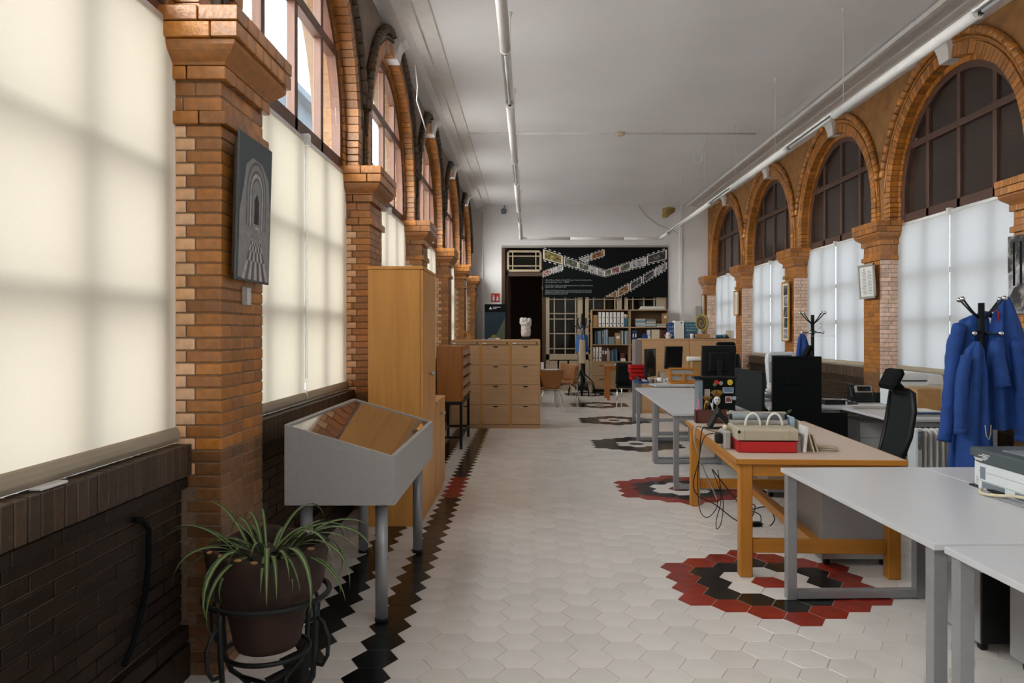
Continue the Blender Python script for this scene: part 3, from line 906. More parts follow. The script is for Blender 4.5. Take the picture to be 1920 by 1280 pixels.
for a, b in ((XTL-.045, 1.0), (1.0, 2.3), (2.3, XTR+.045)): MB().cyl((a,0,0), (b-.006,0,0), .036, n=14).build('trunking_tube', M['trimwhite'], o)
def hangers(X, ys, root):
    for y in ys:
        mb = MB().cyl((0,y,ZC-ZT), (0,y,.04), .003, n=6); mb.lathe([(.004,ZC-ZT-.07),(.02,ZC-ZT-.006),(.02,ZC-ZT)], (0,y,0), 12)
        mb.build('hanger_wire', M['trimwhite'], root)
hangers(XTL, [4.2, 7.9, 10.4, 12.6, 15.4, 17.9], tl)
hangers(XTR, [4.9, 7.8, 9.96, 11.9, 14.0, 16.1, 18.0], tr_)
mb = MB().cyl((-1.0,12.7,ZC-.012), (3.74,12.7,ZC-.012), .013, n=10)
for x in (-.5, .4, 1.2, 2.2, 3.1): mb.box(x-.012, x+.012, 12.68, 12.72, ZC-.03, ZC)
tag(mb.build('cable_conduit', M['trimwhite']), 'thin white cable conduit crossing the ceiling from side to side', 'conduit')
tag(MB().lathe([(.06,0),(.075,.02),(.075,.05),(.0,.055)], (PX(1163,12.66),12.66,ZC-.055), 14).build('junction_box', M['paperb']), 'cream round junction box halfway along the ceiling conduit', 'junction box')
X_ = 2.92; mb = MB()
mb.tube([(X_,12.6,ZC-.01),(X_-.01,12.6,ZC-.12),(X_-.08,12.6,ZC-.22),(X_-.1,12.6,ZC-.36)], .006, 6)
mb.tube([(X_-.16+.07*math.cos(a),12.6,ZC-.42+.10*math.sin(a)) for a in [2*PI*i/16 for i in range(16)]], .006, 6, closed=True)
tag(mb.build('loose_cable', M['trimwhite']), 'loose looped white cable dangling from the ceiling conduit', 'cable')
# loose wire hanging off the second keystone on the left
yk = bay_c(2)+.18
tag(MB().tube([(-1.28,yk,ZC-.28),(-1.26,yk+.05,ZC-.5),(-1.29,yk+.18,ZC-.62),(-1.27,yk+.45,ZC-.72),(-1.28,yk+.9,ZC-.78)], .008, 6).build('loose_wire', M['trimwhite']), 'white wire drooping from the large keystone on the left', 'wire')
# white trunking strip along the right cornice
mb = MB()
for i in range(8): mb.cbox(4.03, 4.10, 1.0+i*2.35, 1.0+i*2.35+2.34, ZC-.075, ZC-.018)
tag(mb.build('cable_trunking', M['trimwhite']), 'square white cable trunking along the right edge of the ceiling', 'cable trunking')
del_me = None

# ------------------------------------------------------------------ back wall fittings
YW = YB
o = thing('wall_light', 'small dark emergency lamp with a cable high on the back wall', 'lamp', (PX(944,YW), YW, PZ(397,YW)))
MB().cbox(-.06, .06, -.07, 0, -.06, .06, .01).build('lamp_box', M['greyblue'], o)
MB().tube([(-.0,-.02,.06),(.03,-.02,.16),(.04,-.02,.24),(.18,-.02,.25),(.24,-.02,.245)], .008, 6).build('cable', M['black'], o)
def lump(label):
    c = (PX(1252,YW), YW-.03, PZ(397,YW)); mb = MB(); n, k = 18, 10
    rr = random.Random(3)
    prof = [1+.18*math.sin(3*j*2*PI/n+1)+.1*rr.uniform(-1,1) for j in range(n)]
    vs, fs = [], []
    for i in range(k+1):
        t = PI/2*i/k
        for j in range(n):
            a = 2*PI*j/n; r = prof[j]*math.sin(t)
            vs.append((c[0]+.17*r*math.cos(a)+.03*r*math.sin(a), YW-.01-.06*math.cos(t)*(1+.3*rr.uniform(-1,1)), c[2]+.14*r*math.sin(a)+.03*r*math.cos(a)))
    for i in range(k):
        for j in range(n):
            l = (j+1) % n; fs.append([i*n+j, (i+1)*n+j, (i+1)*n+l, i*n+l])
    mb.add(vs, fs, 0, True)
    return tag(mb.build('foam_patch', M['foam']), label, 'foam patch')
lump('lumpy yellowed foam patch stuck high on the back wall')
tag(MB().tube([(PX(905,YW)+.0,YW-.025,.02),(PX(905,YW),YW-.025,4.6)], .022, 8).build('wall_pipe', M['white']), 'white painted vertical pipe in the left corner of the back wall', 'pipe')
tag(MB().tube([(PX(1197,YW),YW-.012,PZ(385,YW)),(PX(1212,YW),YW-.012,PZ(405,YW)),(PX(1232,YW),YW-.012,PZ(420,YW)),(PX(1272,YW),YW-.012,PZ(437,YW))], .006, 6).build('wall_cable', M['frame_grey']), 'thin grey cable sagging across the upper back wall', 'cable')
o = thing('fire_sign', 'square red fire extinguisher sign on the back wall', 'sign', (PX(929,YW), YW-.006, PZ(558,YW)))
S = .11
MB().box(-S, S, -.004, .004, -S, S).build('sign_plate', M['red'], o)
mb = MB().box(-.075, -.02, -.007, -.004, -.08, .03); mb.box(-.06, -.035, -.007, -.004, .03, .06); mb.box(-.085, -.03, -.007, -.004, .055, .07)
mb.build('extinguisher_symbol', M['whitep'], o)
mb = MB().ext([(.02,-.08),(.075,-.08),(.085,-.03),(.07,.02),(.06,-.01),(.05,.06),(.03,.02),(.035,-.02),(.018,-.04)], lambda p, q, t: (p, t, q), -.007, -.004)
mb.build('flame_symbol', M['whitep'], o)
# roll-up display banner
Yb_ = 19.4
o = thing('display_banner', 'dark blue roll-up display banner in the back left corner', 'banner', (PX(928,Yb_), Yb_, 0))
w = .26; zt = PZ(570,Yb_)
MB().box(-w, w, -.003, .003, .08, zt).build('banner_sheet', M['banner'], o)
MB().cbox(-w-.01, w+.01, -.06, .06, 0, .08, .015).build('base', M['frame_grey'], o)
MB().box(-w, w, -.006, -.0035, zt-.2, zt).build('header_band', M['blackm'], o)
mb = MB(); mb.ext([(-.15,zt-.13),(-.11,zt-.06),(-.07,zt-.13)], lambda p, q, t: (p, t, q), -.008, -.006); mb.box(-.05,.14,-.008,-.006,zt-.085,zt-.07); mb.box(-.05,.04,-.008,-.006,zt-.12,zt-.105)
stuff(mb.build('logo', M['paper'], o))
MB().ext([(-.25,.9),(.25,zt-.35),(.25,.6),(-.1,.35)], lambda p, q, t: (p, t, q), -.0055, -.0035).build('picture_band', M['banner2'], o)
MB().ext([(-.02+.11*math.cos(a),1.3+.16*math.sin(a)) for a in [2*PI*i/18 for i in range(18)]], lambda p, q, t: (p, t, q), -.008, -.0055).build('picture_disc', M['spiral'], o)
# long black poster with strips of film
YP = YB-.045
o = thing('film_poster', 'wide black poster with film strip pictures above the glazed doors', 'poster', (0, YP, 0))
q_ = lambda x, y: (PX(x,YP), PZ(y,YP))
a, b = q_(1017.5,463.5), q_(1251,557)
MB().box(a[0], b[0], -.006, .006, b[1], a[1]).build('poster_sheet', M['blackm'], o)
c1 = lambda p: q_(1000+p[0]*.078125, 460+p[1]*.078125)
c2 = lambda p: q_(1120+p[0]*.078125, 460+p[1]*.078125)
FR = [(c1,[(235,90),(705,250),(705,460),(235,325)],'y',4),(c1,[(730,275),(1080,395),(1080,555),(730,460)],'g',4),(c1,[(1090,400),(1345,480),(1345,625),(1090,565)],'g',4),
      (c1,[(1355,485),(1530,540),(1530,690),(1355,640)],'w',4),(c1,[(1530,540),(1710,610),(1710,735),(1530,690)],'w',5),(c2,[(175,610),(335,560),(335,697),(175,745)],'g',4),
      (c2,[(340,560),(535,485),(535,650),(340,695)],'r',4),(c2,[(550,480),(800,400),(800,580),(550,630)],'g',4),(c2,[(815,380),(1160,280),(1160,485),(815,555)],'w',4),
      (c2,[(1180,255),(1665,95),(1665,330),(1180,445)],'k',4),(c1,[(225,640),(445,550),(445,670),(225,750)],'r',4),(c1,[(460,545),(715,470),(715,590),(460,665)],'w',4),
      (c1,[(1080,330),(1345,235),(1345,375),(1250,410)],'w',4),(c1,[(1370,215),(1710,100),(1710,250),(1370,350)],'o',4),(c2,[(200,1240),(465,1085),(465,1240),(330,1240)],'o',4),
      (c2,[(485,1070),(765,915),(765,1090),(485,1240)],'o',4),(c2,[(785,905),(1070,750),(1070,905),(785,1090)],'k',4),(c2,[(1090,735),(1370,570),(1370,740),(1090,910)],'k',4),
      (c2,[(1380,560),(1670,400),(1670,560),(1380,740)],'w',4)]
hole = MB()
for i, (cv, P, mk, nh) in enumerate(FR):
    dep = -.0065 - .0001*i
    Q = [Vector((*cv(p),0)) for p in P]
    ctr = sum(Q, Vector())/4
    fq = lambda p, q, t: (p, t, q)
    f = MB().ext([(v.x,v.y) for v in Q], fq, dep-.002, dep).build('film_frame', M['paper'], o)
    Qi = [ctr+(v-ctr)*.86 for v in Q]
    MB().ext([(v.x,v.y) for v in Qi], fq, dep-.0032, dep-.0018).build('picture', PHOTO[mk], f)
    for A, B, up in ((Q[0], Q[1], 1), (Q[3], Q[2], -1)):
        hgt = (Q[0]-Q[3]).length*.085
        for j in range(nh):
            s0 = A.lerp(B, (j+.12)/nh); s1 = A.lerp(B, (j+.62)/nh); ofs = Vector((0, up*hgt*1.3, 0)); hh = Vector((0, up*hgt, 0))
            pts = [s0+ofs, s1+ofs, s1+ofs+hh, s0+ofs+hh]
            if all(a[0] < p.x < b[0] and b[1] < p.y < a[1] for p in pts):
                hole.ext([(p.x,p.y) for p in pts], fq, dep-.002, dep)
stuff(hole.build('sprocket_holes', M['paper'], o))
TXT = ["«No, los Ramos, ¿Trabajar en Granada? Es la gran red empresa y la plaza querida...»", "Fundación en 1900", None,
       "«No, Sra. Dama. Toda la que las confirmaciones partiera y le. ¿Fundaciones buenas y", "sagradas hijas... Fundación en 1902", None,
       "«Pasado, de ella llegada de la guerra ya pronto operando por si ser más nueva, a esto", "después de la granadilla, el noble cada vez es la de las buenas sus costumbres", "del mes noble y de los que quedó. Fundación y granada de 1902"]
zt = c1((0,835))[1]
for i, ln in enumerate(TXT):
    if ln is None: continue
    yy = [835,885,0,965,1005,0,1085,1125,1165][i]
    cu = bpy.data.curves.new('poster_text', 'FONT'); cu.body = ln; cu.size = .062; cu.shear = .35; cu.materials.append(M['greybook'])
    cu.extrude = .0008
    t0_ = bpy.data.objects.new('poster_text', cu); COL.objects.link(t0_)
    bpy.context.view_layer.update()
    me_ = bpy.data.meshes.new_from_object(t0_); bpy.data.objects.remove(t0_)
    t = bpy.data.objects.new('poster_text', me_); COL.objects.link(t); t.parent = o; stuff(t)
    p = c1((285, yy+12)); t.location = (p[0], -.0085, p[1]); t.rotation_euler = (PI/2,0,0)
    t.scale = ((c1((1640 if ln.startswith('«') or 'costumbres' in ln else 900, 0))[0]-p[0])/(len(ln)*.062*.49), 1, 1)

# ------------------------------------------------------------------ left side furniture
def P3(x, y, Y): return (PX(x,Y), Y, PZ(y,Y))
# display case with a slanting glass top
cx0, cx1, cy0, cy1 = -1.255, -.69, 3.95, 5.52
o = thing('display_case', 'grey desk-height display case with a slanting glass top on round legs', 'display case', (0,0,0))
zb, zl, zr, th = .635, 1.05, .885, .02
def top_at(x): return zl+(zr-zl)*(x-cx0)/(cx1-cx0)
fx = lambda p, q, t: (p, t, q)
side = [(cx0,zb),(cx1,zb),(cx1,zr),(cx0,zl)]
b = MB().ext(side, fx, cy0, cy0+th); b.build('front_panel', M['metal_lt'], o, bevel=.002)
b = MB().ext(side, fx, cy1-th, cy1); b.build('rear_panel', M['metal_lt'], o, bevel=.002)
b = MB().ext([(cx1-th,zb),(cx1,zb),(cx1,zr),(cx1-th,top_at(cx1-th))], fx, cy0+th, cy1-th); b.build('aisle_panel', M['metal_lt'], o)
b = MB().ext([(cx0,zb),(cx0+th,zb),(cx0+th,top_at(cx0+th)),(cx0,zl)], fx, cy0+th, cy1-th); b.build('wall_panel', M['metal_lt'], o)
MB().box(cx0+th, cx1-th, cy0+th, cy1-th, zb, zb+.015).build('tray', M['brownd'], o)
MB().box(cx0+th+.04, cx1-th-.04, cy0+.15, cy1-.15, zb+.016, zb+.03).build('display_board', M['card'], o)
g = MB().ext([(cx0+th,top_at(cx0+th)-.013),(cx1-th,top_at(cx1-th)-.013),(cx1-th,top_at(cx1-th)-.007),(cx0+th,top_at(cx0+th)-.007)], fx, cy0+th, cy1-th)
g.build('glass_top', M['glass_case'], o)
for x, y in ((-1.176,4.07),(-.779,4.07),(-1.148,5.34),(-.772,5.34)):
    l = MB().cyl((x,y,.02), (x,y,zb), .033, n=20).build('leg', M['metal_grey'], o)
    MB().lathe([(.036,0),(.036,.018),(.03,.022)], (x,y,0), 16).build('foot', M['black'], l)
# books inside the case
tag(MB().cbox(-1.16, -.9, 4.5, 4.86, zb+.031, zb+.05).build('open_document', M['paperb']), 'cream document lying under the glass of the display case', 'document')

# tall cupboard
def cupboard(name, label, x0, x1, y0, y1, H, doors, hz, plinth=.06, split=None):
    o = thing(name, label, 'cupboard', ((x0+x1)/2, (y0+y1)/2, 0))
    hw, hd = (x1-x0)/2, (y1-y0)/2
    MB().cbox(-hw, hw-.022, -hd, hd, .0, H-.026, .002).build('carcass', M['beech'], o)
    MB().cbox(-hw-.006, hw+.004, -hd-.006, hd+.006, H-.024, H, .002).build('top_board', M['beech'], o)
    n = doors; ws = (2*hd)/n
    for i in range(n):
        d = MB().cbox(hw-.02, hw, -hd+i*ws+.002, -hd+(i+1)*ws-.002, plinth, H-.028, .002).build('door', M['beech'], o)
        s = 1 if i % 2 == 0 else -1
        yk_ = -hd+(i+.5)*ws + s*(ws/2-.05)
        MB().lathe([(.008,0),(.008,.018),(.016,.024),(.018,.034),(.012,.04),(0,.041)], (0,0,0), 14).build('handle', M['steel'], d, loc=(hw,yk_,hz), rot=(0,PI/2,0))
        if i == n-1 and H > 1.5: MB().cyl((hw,-hd+i*ws+.06,hz-.2), (hw+.006,-hd+i*ws+.06,hz-.2), .014, n=12).build('lock', M['steel'], d)
    return o
cupboard('tall_cupboard', 'tall beech two-door cupboard behind the glass-topped display case', -1.262, -.832, 6.04, 6.86, 2.04, 2, 1.18)
cupboard('low_cupboard', 'low beech cupboard between the tall cupboard and the card catalogue', -1.262, -.832, 6.90, 7.62, .90, 2, .76)

# card catalogue on a black stand
ox, oy = -.87, 10.0
o = thing('card_catalogue', 'dark oak card catalogue of small drawers on a black metal stand', 'card catalogue', (0,0,0))
x0, x1, y0, y1, z0, z1 = -1.2, -.875, 10.0, 11.25, .62, 1.335
MB().cbox(x0, x1, y0, y1, z0, z1, .004).build('cabinet', M['oak'], o)
nr, nc = 5, 4
dw, dh = (y1-y0-.04)/nc, (z1-z0-.04)/nr
for i in range(nr):
    for j in range(nc):
        ya, za = y0+.02+j*dw, z0+.02+i*dh
        d = MB().cbox(x1-.01, x1+.012, ya+.006, ya+dw-.006, za+.006, za+dh-.006, .002).build('drawer', M['oak'], o)
        f = MB()
        for q in ((ya+.05,ya+dw-.05,za+.085,za+.093),(ya+.05,ya+dw-.05,za+.04,za+.048)): f.box(x1+.012, x1+.016, *q)
        f.box(x1+.012, x1+.016, ya+.05, ya+.058, za+.04, za+.093); f.box(x1+.012, x1+.016, ya+dw-.058, ya+dw-.05, za+.04, za+.093)
        f.build('label_holder', M['steel'], d)
        MB().cyl((x1+.012,ya+dw/2,za+.025), (x1+.034,ya+dw/2,za+.022), .009, n=10).build('knob', M['black'], d)
st = MB()
MB().cbox(x0, x1+.01, y0, y1, z0-.045, z0, .003).build('stand_rail', M['black'], o)
for x in (x0+.02, x1-.01):
    for y in (y0+.02, y1-.02): MB().cbox(x-.018, x+.018, y-.018, y+.018, 0, z0-.045, .003).build('leg', M['black'], o)
mb = MB()
for y in (y0+.02, y1-.02): mb.cbox(x0+.02, x1-.01, y-.012, y+.012, .14, .17)
for x in (x0+.02, x1-.01): mb.cbox(x-.012, x+.012, y0+.02, y1-.02, .14, .17)
stuff(mb.build('stretcher', M['black'], o))

# row of three filing cabinets
def filing(label, xa, xb):
    Y = 12.18; H = 1.40; w = xb-xa
    o = thing('filing_cabinet', label, 'filing cabinet', (xa, Y, 0), 0, 'beech filing cabinets in a row')
    MB().cbox(0, .018, 0, .6, 0, H-.03).build('side_board', M['beech'], o); MB().cbox(w-.018, w, 0, .6, 0, H-.03).build('side_board', M['beech'], o)
    MB().cbox(0, w, -.004, .6, H-.03, H).build('top_board', M['beech_h'], o)
    MB().box(.018, w-.018, .02, .6, .0, H-.03).build('inner_case', M['brownd'], o)
    MB().cbox(.018, w-.018, .01, .03, 0, .06).build('plinth', M['beech_h'], o)
    MB().cbox(.02, w-.02, 0, .02, H-.075, H-.034).build('top_rail', M['beech_h'], o)
    MB().cyl((w-.055,-.004,H-.054), (w-.055,.004,H-.054), .012, n=10).build('lock', M['black'], o)
    MB().box(.03, .085, -.002, .001, H-.066, H-.045).build('paper_label', M['paper'], o)
    for i in range(4):
        za = .065+i*.314
        d = MB().cbox(.02, w-.02, 0, .02, za, za+.308, .002).build('drawer', M['beech_h'], o)
        h = MB(); P = [(.045*math.cos(PI+PI*q/8), .020*math.sin(PI+PI*q/8)) for q in range(9)]
        h.ext([(w/2+p, za+.29+q) for p, q in P], lambda p, q, t: (p, t, q), -.006, .006); h.build('handle', M['black'], d)
    return o
E = [PX(845,12.18), PX(901.5,12.18), PX(957.5,12.18), PX(1013,12.18)]
filing('beech four-drawer filing cabinet partly hidden behind the card catalogue', E[0], E[1]-.003)
filing('beech four-drawer filing cabinet in the middle of the row of three', E[1], E[2]-.003)
filing('beech four-drawer filing cabinet at the aisle end of the row of three', E[2], E[3])
ZF = 1.40
o = thing('book_rest', 'small wooden book rest standing on the filing cabinet behind the card catalogue', 'book rest', (PX(872,12.4), 12.4, ZF))
a = MB().cbox(-.13, .13, -.09, .09, 0, .018); a.build('base', M['oak_x'], o)
t = MB().cbox(-.012, .012, -.08, .08, -.17, .17); t.move(Matrix.Translation((-.02,0,.14)) @ Matrix.Rotation(math.radians(-52),4,'Y')); t.build('rest_board', M['oak_y'], o)
t = MB().cbox(-.01, .01, -.05, .05, -.09, .09); t.move(Matrix.Translation((.03,0,.085)) @ Matrix.Rotation(math.radians(25),4,'Y')); t.build('prop', M['oak_y'], o)
o = thing('card_packet', 'small pale blue and white packet lying on the middle filing cabinet', 'packet', (PX(926,12.4), 12.4, ZF))
MB().cbox(-.095, .03, -.05, .05, 0, .025).build('blue_card', M['ltblue'], o); MB().cbox(.032, .095, -.05, .05, 0, .028).build('white_card', M['paper'], o)
# white speckled bust
o = thing('bust_model', 'white speckled head-shaped model on a dark base on the end filing cabinet', 'model', (PX(986,12.45), 12.45, ZF))
MB().cbox(-.075, .075, -.07, .07, 0, .045, .006).build('base', M['black'], o)
MB().lathe([(.06,.045),(.075,.07),(.08,.14),(.075,.20),(.08,.24)], (0,0,0), 20).build('neck', M['stone'], o)
hb = MB()
for i in range(26):
    a, z = R.uniform(0,2*PI), R.uniform(.24,.33); r_ = .065
    hb.ball((r_*math.cos(a), r_*math.sin(a)*.9, z), R.uniform(.025,.04), 0, 8, 6)
hb.ball((0,0,.28), (.09,.08,.065)); stuff(hb.build('curled_crown', M['stone'], o))
tag(MB().cbox(PX(1000,12.5)-.035, PX(1000,12.5)+.085, 12.38, 12.62, ZF, ZF+.012).build('flat_folder', M['card']), 'brown flat folder at the aisle corner of the end filing cabinet', 'folder')

# framed photograph on the first pier
o = thing('framed_photo', 'large dark black-and-white photo panel of an arched tiled corridor on the first pier', 'photo', (-1.30, 3.66, 2.095), 0)
o.rotation_euler = (0, math.radians(1.6), 0)
MB().cbox(-.012, .0, -.215, .215, -.335, .335, .002).build('photo_panel', M['printer_d'], o)
MB().cbox(-.034, -.013, -.19, .19, -.31, .31, .002).build('backing_frame', M['brownd'], o)
# the picture itself, flat layers: corridor walls, arch, floor of squares, far door
fy = lambda p, q, t: (t, p, q)
gr = lambda v: pm('photo_grey_%d' % int(v*1000), (v, v, v*.98), .4, noise=(30,.25))
GA, GB, GC, GD = gr(.26), gr(.10), gr(.012), gr(.46)
MB().ext([(-.20,-.32),(.20,-.32),(.20,.02),(.17,.17),(.08,.235),(-.05,.245),(-.13,.20),(-.165,.08),(-.2,-.02)], fy, .0004, .0010).build('picture_corridor', GA, o)
for r_, m_ in ((.155,GB),(.14,GA),(.115,GB),(.10,GD),(.08,GB),(.068,GA)):
    i = [.155,.14,.115,.10,.08,.068].index(r_)
    MB().ext([(.01-r_*.85,-.08)]+[(.01+r_*.85*math.cos(PI-PI*q/16), .08+r_*math.sin(PI*q/16)) for q in range(17)]+[(.01+r_*.85,-.08)], fy, .0011+i*.0002, .0013+i*.0002).build('picture_arch', m_, o)
MB().ext([(-.02,-.06),(.04,-.06),(.04,.05),(.01,.085),(-.02,.05)], fy, .0024, .0026).build('picture_doorway', GC, o)
sq = MB(); MB().ext([(-.012,-.075),(.035,-.075),(.19,-.325),(-.16,-.325)], fy, .0023, .0025).build('picture_floor', GD, o)
for i in range(12):
    f0, f1 = 1/(1+(12-i)*.45), 1/(1+(11-i)*.45)
    for j in range(9):
        if (i+j) % 2: continue
        P = []
        for f, jj in ((f0,j),(f0,j+1),(f1,j+1),(f1,j)):
            P.append((.01*(1-f) + (-.16+.35*jj/9)*f, -.04-.285*f))
        sq.ext(P, fy, .0025, .0028)
stuff(sq.build('picture_floor_squares', GB, o))
o = thing('label_plate', 'small white caption plate under the photo on the first pier', 'label', (XL+PD+.001, 3.70, PZ(555,3.7)))
MB().cbox(0, .012, -.05, .05, -.045, .045).build('plate', M['frame_grey'], o); MB().box(.0122, .0132, -.006, .045, -.04, .04).build('caption_paper', M['whitep'], o)

# ------------------------------------------------------------------ potted spider plant on an iron stand
px_, py_ = -1.025, 3.02
o = thing('spider_plant', 'variegated spider plant with long arching leaves in the terracotta pot', 'plant', (px_, py_, .64))
MB().lathe([(0,-.02),(.19,-.02),(.2,.0),(.12,.025),(0,.03)], (0,0,0), 20).build('root_ball', M['soil'], o)
rl = random.Random(11)
def leaf(az, ln, rise, w, droop, r0=.03):
    n = 12; vs, fs, at = [], [], []
    up = Vector((0,0,1)); d = Vector((math.cos(az), math.sin(az), 0)); s = Vector((-math.sin(az), math.cos(az), 0))
    p = Vector((d.x*r0, d.y*r0, .01)); th = rise; step = ln/n; tw = rl.uniform(-.5,.5)
    for i in range(n+1):
        f = i/n
        wd = w*(.55+.9*f if f < .35 else .87*(1-((f-.35)/.65)**1.7)+.02)
        nrm = (d*-math.sin(th)+up*math.cos(th))
        sv = (s*math.cos(tw*f)+nrm*math.sin(tw*f))
        for j, e in enumerate((-1,-.35,.35,1)): vs.append(p+sv*wd*e+nrm*(wd*.35*abs(e))); at.append((0,.38,.62,1)[j])
        p = p+(d*math.cos(th)+up*math.sin(th))*step
        th -= droop/n*(.4+1.3*f)
    for i in range(n):
        for j in range(3): fs.append([i*4+j, i*4+j+1, i*4+5+j, i*4+4+j])
    mb = MB().add(vs, fs, 0, True)
    ob = mb.build('leaf', M['leaf'], o)
    a = ob.data.attributes.new('across', 'FLOAT', 'POINT'); a.data.foreach_set('value', at)
for i in range(46):
    az = 2*PI*i/46*2.0 + rl.uniform(-.25,.25)
    ln = rl.uniform(.26,.46); rise = rl.uniform(.25,.95)
    if math.cos(az) < -.4: ln = min(ln, .36)
    leaf(az, ln, rise, rl.uniform(.007,.0115), rl.uniform(1.5,2.9), rl.uniform(.01,.12))
for az, ln, rise, dr in ((-1.75,.5,.7,3.4),(-1.25,.45,.8,3.2),(-.55,.46,.75,2.7),(-.2,.44,.9,2.5),(3.05,.40,.75,1.9),(2.6,.42,.95,1.6),(-.9,.5,.7,3.3)):
    leaf(az, ln, rise, .0125, dr, .1)
o = thing('terracotta_pot', 'old dark terracotta bowl with a chipped rim on a wrought iron stand', 'pot', (px_, py_, .30))
pr = [(.0,.0),(.115,.0),(.125,.02),(.15,.14),(.178,.20),(.20,.215),(.212,.25),(.226,.33),(.232,.375),(.236,.392),(.226,.40),(.214,.392),(.208,.36),(.195,.26),(.15,.2),(.0,.2)]
b = MB().lathe(pr, (0,0,0), 40)
b.v = [(x*(1+.012*math.sin(5*math.atan2(y,x))), y*(1+.012*math.sin(4*math.atan2(y,x)+1)), z+(.014*math.sin(3*math.atan2(y,x)+2)+.006*math.sin(11*math.atan2(y,x)) if z > .37 else 0)) for x, y, z in b.v]
b.build('bowl', M['terra'], o)
ch = MB()
for a in (-2.3,-2.0,-1.7,-1.45,-.5):
    ch.ball((.229*math.cos(a), .229*math.sin(a), .396+.014*math.sin(3*a+2)+.006*math.sin(11*a)), (.016,.010,.006), 0, 8, 5)
stuff(ch.build('chipped_rim', M['card'], o))
o = thing('plant_stand', 'black wrought iron stand with scrolled legs under the terracotta pot', 'plant stand', (px_, py_, 0))
ring = lambda r, z, n=32: [(r*math.cos(2*PI*i/n), r*math.sin(2*PI*i/n), z) for i in range(n)]
MB().tube(ring(.235,.505), .011, 8, closed=True).build('top_ring', M['iron'], o)
MB().tube(ring(.16,.285), .010, 8, closed=True).build('lower_ring', M['iron'], o)
for q in range(4):
    a = PI/4+.35+q*PI/2; c_, s_ = math.cos(a), math.sin(a)
    prof = [(.235,.505),(.24,.46),(.235,.34),(.225,.22),(.19,.165),(.14,.15),(.10,.13),(.085,.08),(.11,.03),(.16,.012),(.20,.03),(.205,.06)]
    MB().tube([(r*c_, r*s_, z) for r, z in prof], .011, 8).build('leg', M['iron'], o)
    sc_ = [(.24,.45),(.275,.43),(.30,.38),(.295,.31),(.27,.27),(.245,.27)]
    MB().tube([(r*c_, r*s_, z) for r, z in sc_], .008, 8).build('scroll', M['iron'], o)
mb = MB()
for a in (PI/4+.35, 3*PI/4+.35): mb.tube([(.14*math.cos(a),.14*math.sin(a),.15),(0,0,.145),(-.14*math.cos(a),-.14*math.sin(a),.15)], .009, 8)
stuff(mb.build('cross_bar', M['iron'], o))
# black cable on the brick dado
tag(MB().tube([(-1.525,2.98,.80),(-1.52,3.02,.79),(-1.515,3.07,.74),(-1.52,3.08,.6),(-1.525,3.05,.45),(-1.52,2.95,.32),(-1.525,2.9,.27)], .011, 8).build('black_cable', M['blackm']), 'black cable looping down the dark brick wall below the nearest blind', 'cable')
tag(MB().cbox(-1.548, -1.505, 2.38, 2.52, ZS+.002, ZS+.012).build('paper_slip', M['whitep']), 'white slip lying on the brick sill under the nearest blind', 'paper slip')
# small frame and print on the far left piers
o = thing('picture_frame', 'narrow yellow-framed picture high on the farthest left pier', 'picture', (XL+PD+.004, 19.66, PZ(575,19.66)))
MB().cbox(0, .03, -.17, .17, -.16, .16).build('frame', M['yellow'], o); MB().box(.03, .034, -.13, .13, -.12, .12).build('print', M['paper'], o)
o = thing('notice_panel', 'tall grey notice panel low on the farthest left pier', 'notice', (XL+PD+.004, 19.68, PZ(608,19.68)))
MB().cbox(0, .02, -.2, .2, -.25, .25).build('panel', M['frame_grey'], o); MB().box(.02, .022, -.17, .17, -.2, .2).build('sheet', M['greybook'], o)
# ------------------------------------------------------------------ far end: table, chairs, coat rack, bookcases
# white table with shell chairs
tx, ty = -.12, 16.0
o = thing('meeting_table', 'white-topped table at the far end behind the filing cabinets', 'table', (tx, ty, 0))
MB().cbox(-.75, .75, -.45, .45, .715, .74, .004).build('tabletop', M['lam_white'], o)
for x in (-.68, .68):
    for y in (-.38, .38): MB().cyl((x,y,0), (x,y,.715), .02, n=12).build('leg', M['steel'], o)
def shell_chair(label, loc, rz):
    o = thing('shell_chair', label, 'chair', loc, rz, 'wooden shell chairs at the white table')
    # one bent shell: seat and back parts, front is +y
    W = lambda t: .20+.03*math.sin(PI*t)
    MB().grid(lambda a, b: ((a-.5)*2*(.20+.015*math.sin(PI*b)), -.18+.4*b, .45+.012*abs(a-.5)*2-.03*b**4), 8, 8).build('seat', M['shell'], o, solid=.012)
    MB().grid(lambda a, b: ((a-.5)*2*(.13+.09*b+.02*math.sin(PI*b)), -.18-.06*b**1.2+.05*(abs(a-.5)*2)**2, .45+.36*b+(.012*(abs(a-.5)*2)**2 if b > .8 else 0)), 10, 10).build('backrest', M['shell'], o, solid=.012)
    for sx in (-1, 1):
        for fy_, y_ in ((1,.2),(-1,-.2)):
            MB().tube([(sx*.06,y_*.5,.425),(sx*.15,y_*.8,.40),(sx*.19,y_*.95,.30),(sx*.23,y_*1.15,0)], .009, 8).build('leg', M['chrome'], o)
    return o
shell_chair('wooden shell chair with its back to the aisle beside the filing cabinets', (PX(1033,14.7), 14.7, 0), 0.05)
shell_chair('wooden shell chair standing at the aisle corner of the white table', (PX(1064,15.9), 15.9, 0), 1.4)
shell_chair('wooden shell chair on the far side of the white table', (PX(1062,16.9), 16.95, 0), 2.7)
tag(MB().cbox(PX(1014,15.8), PX(1019.5,15.8), 15.75, 15.9, .74, .90).build('white_box', M['paper']), 'small white box standing on the far white table', 'box')

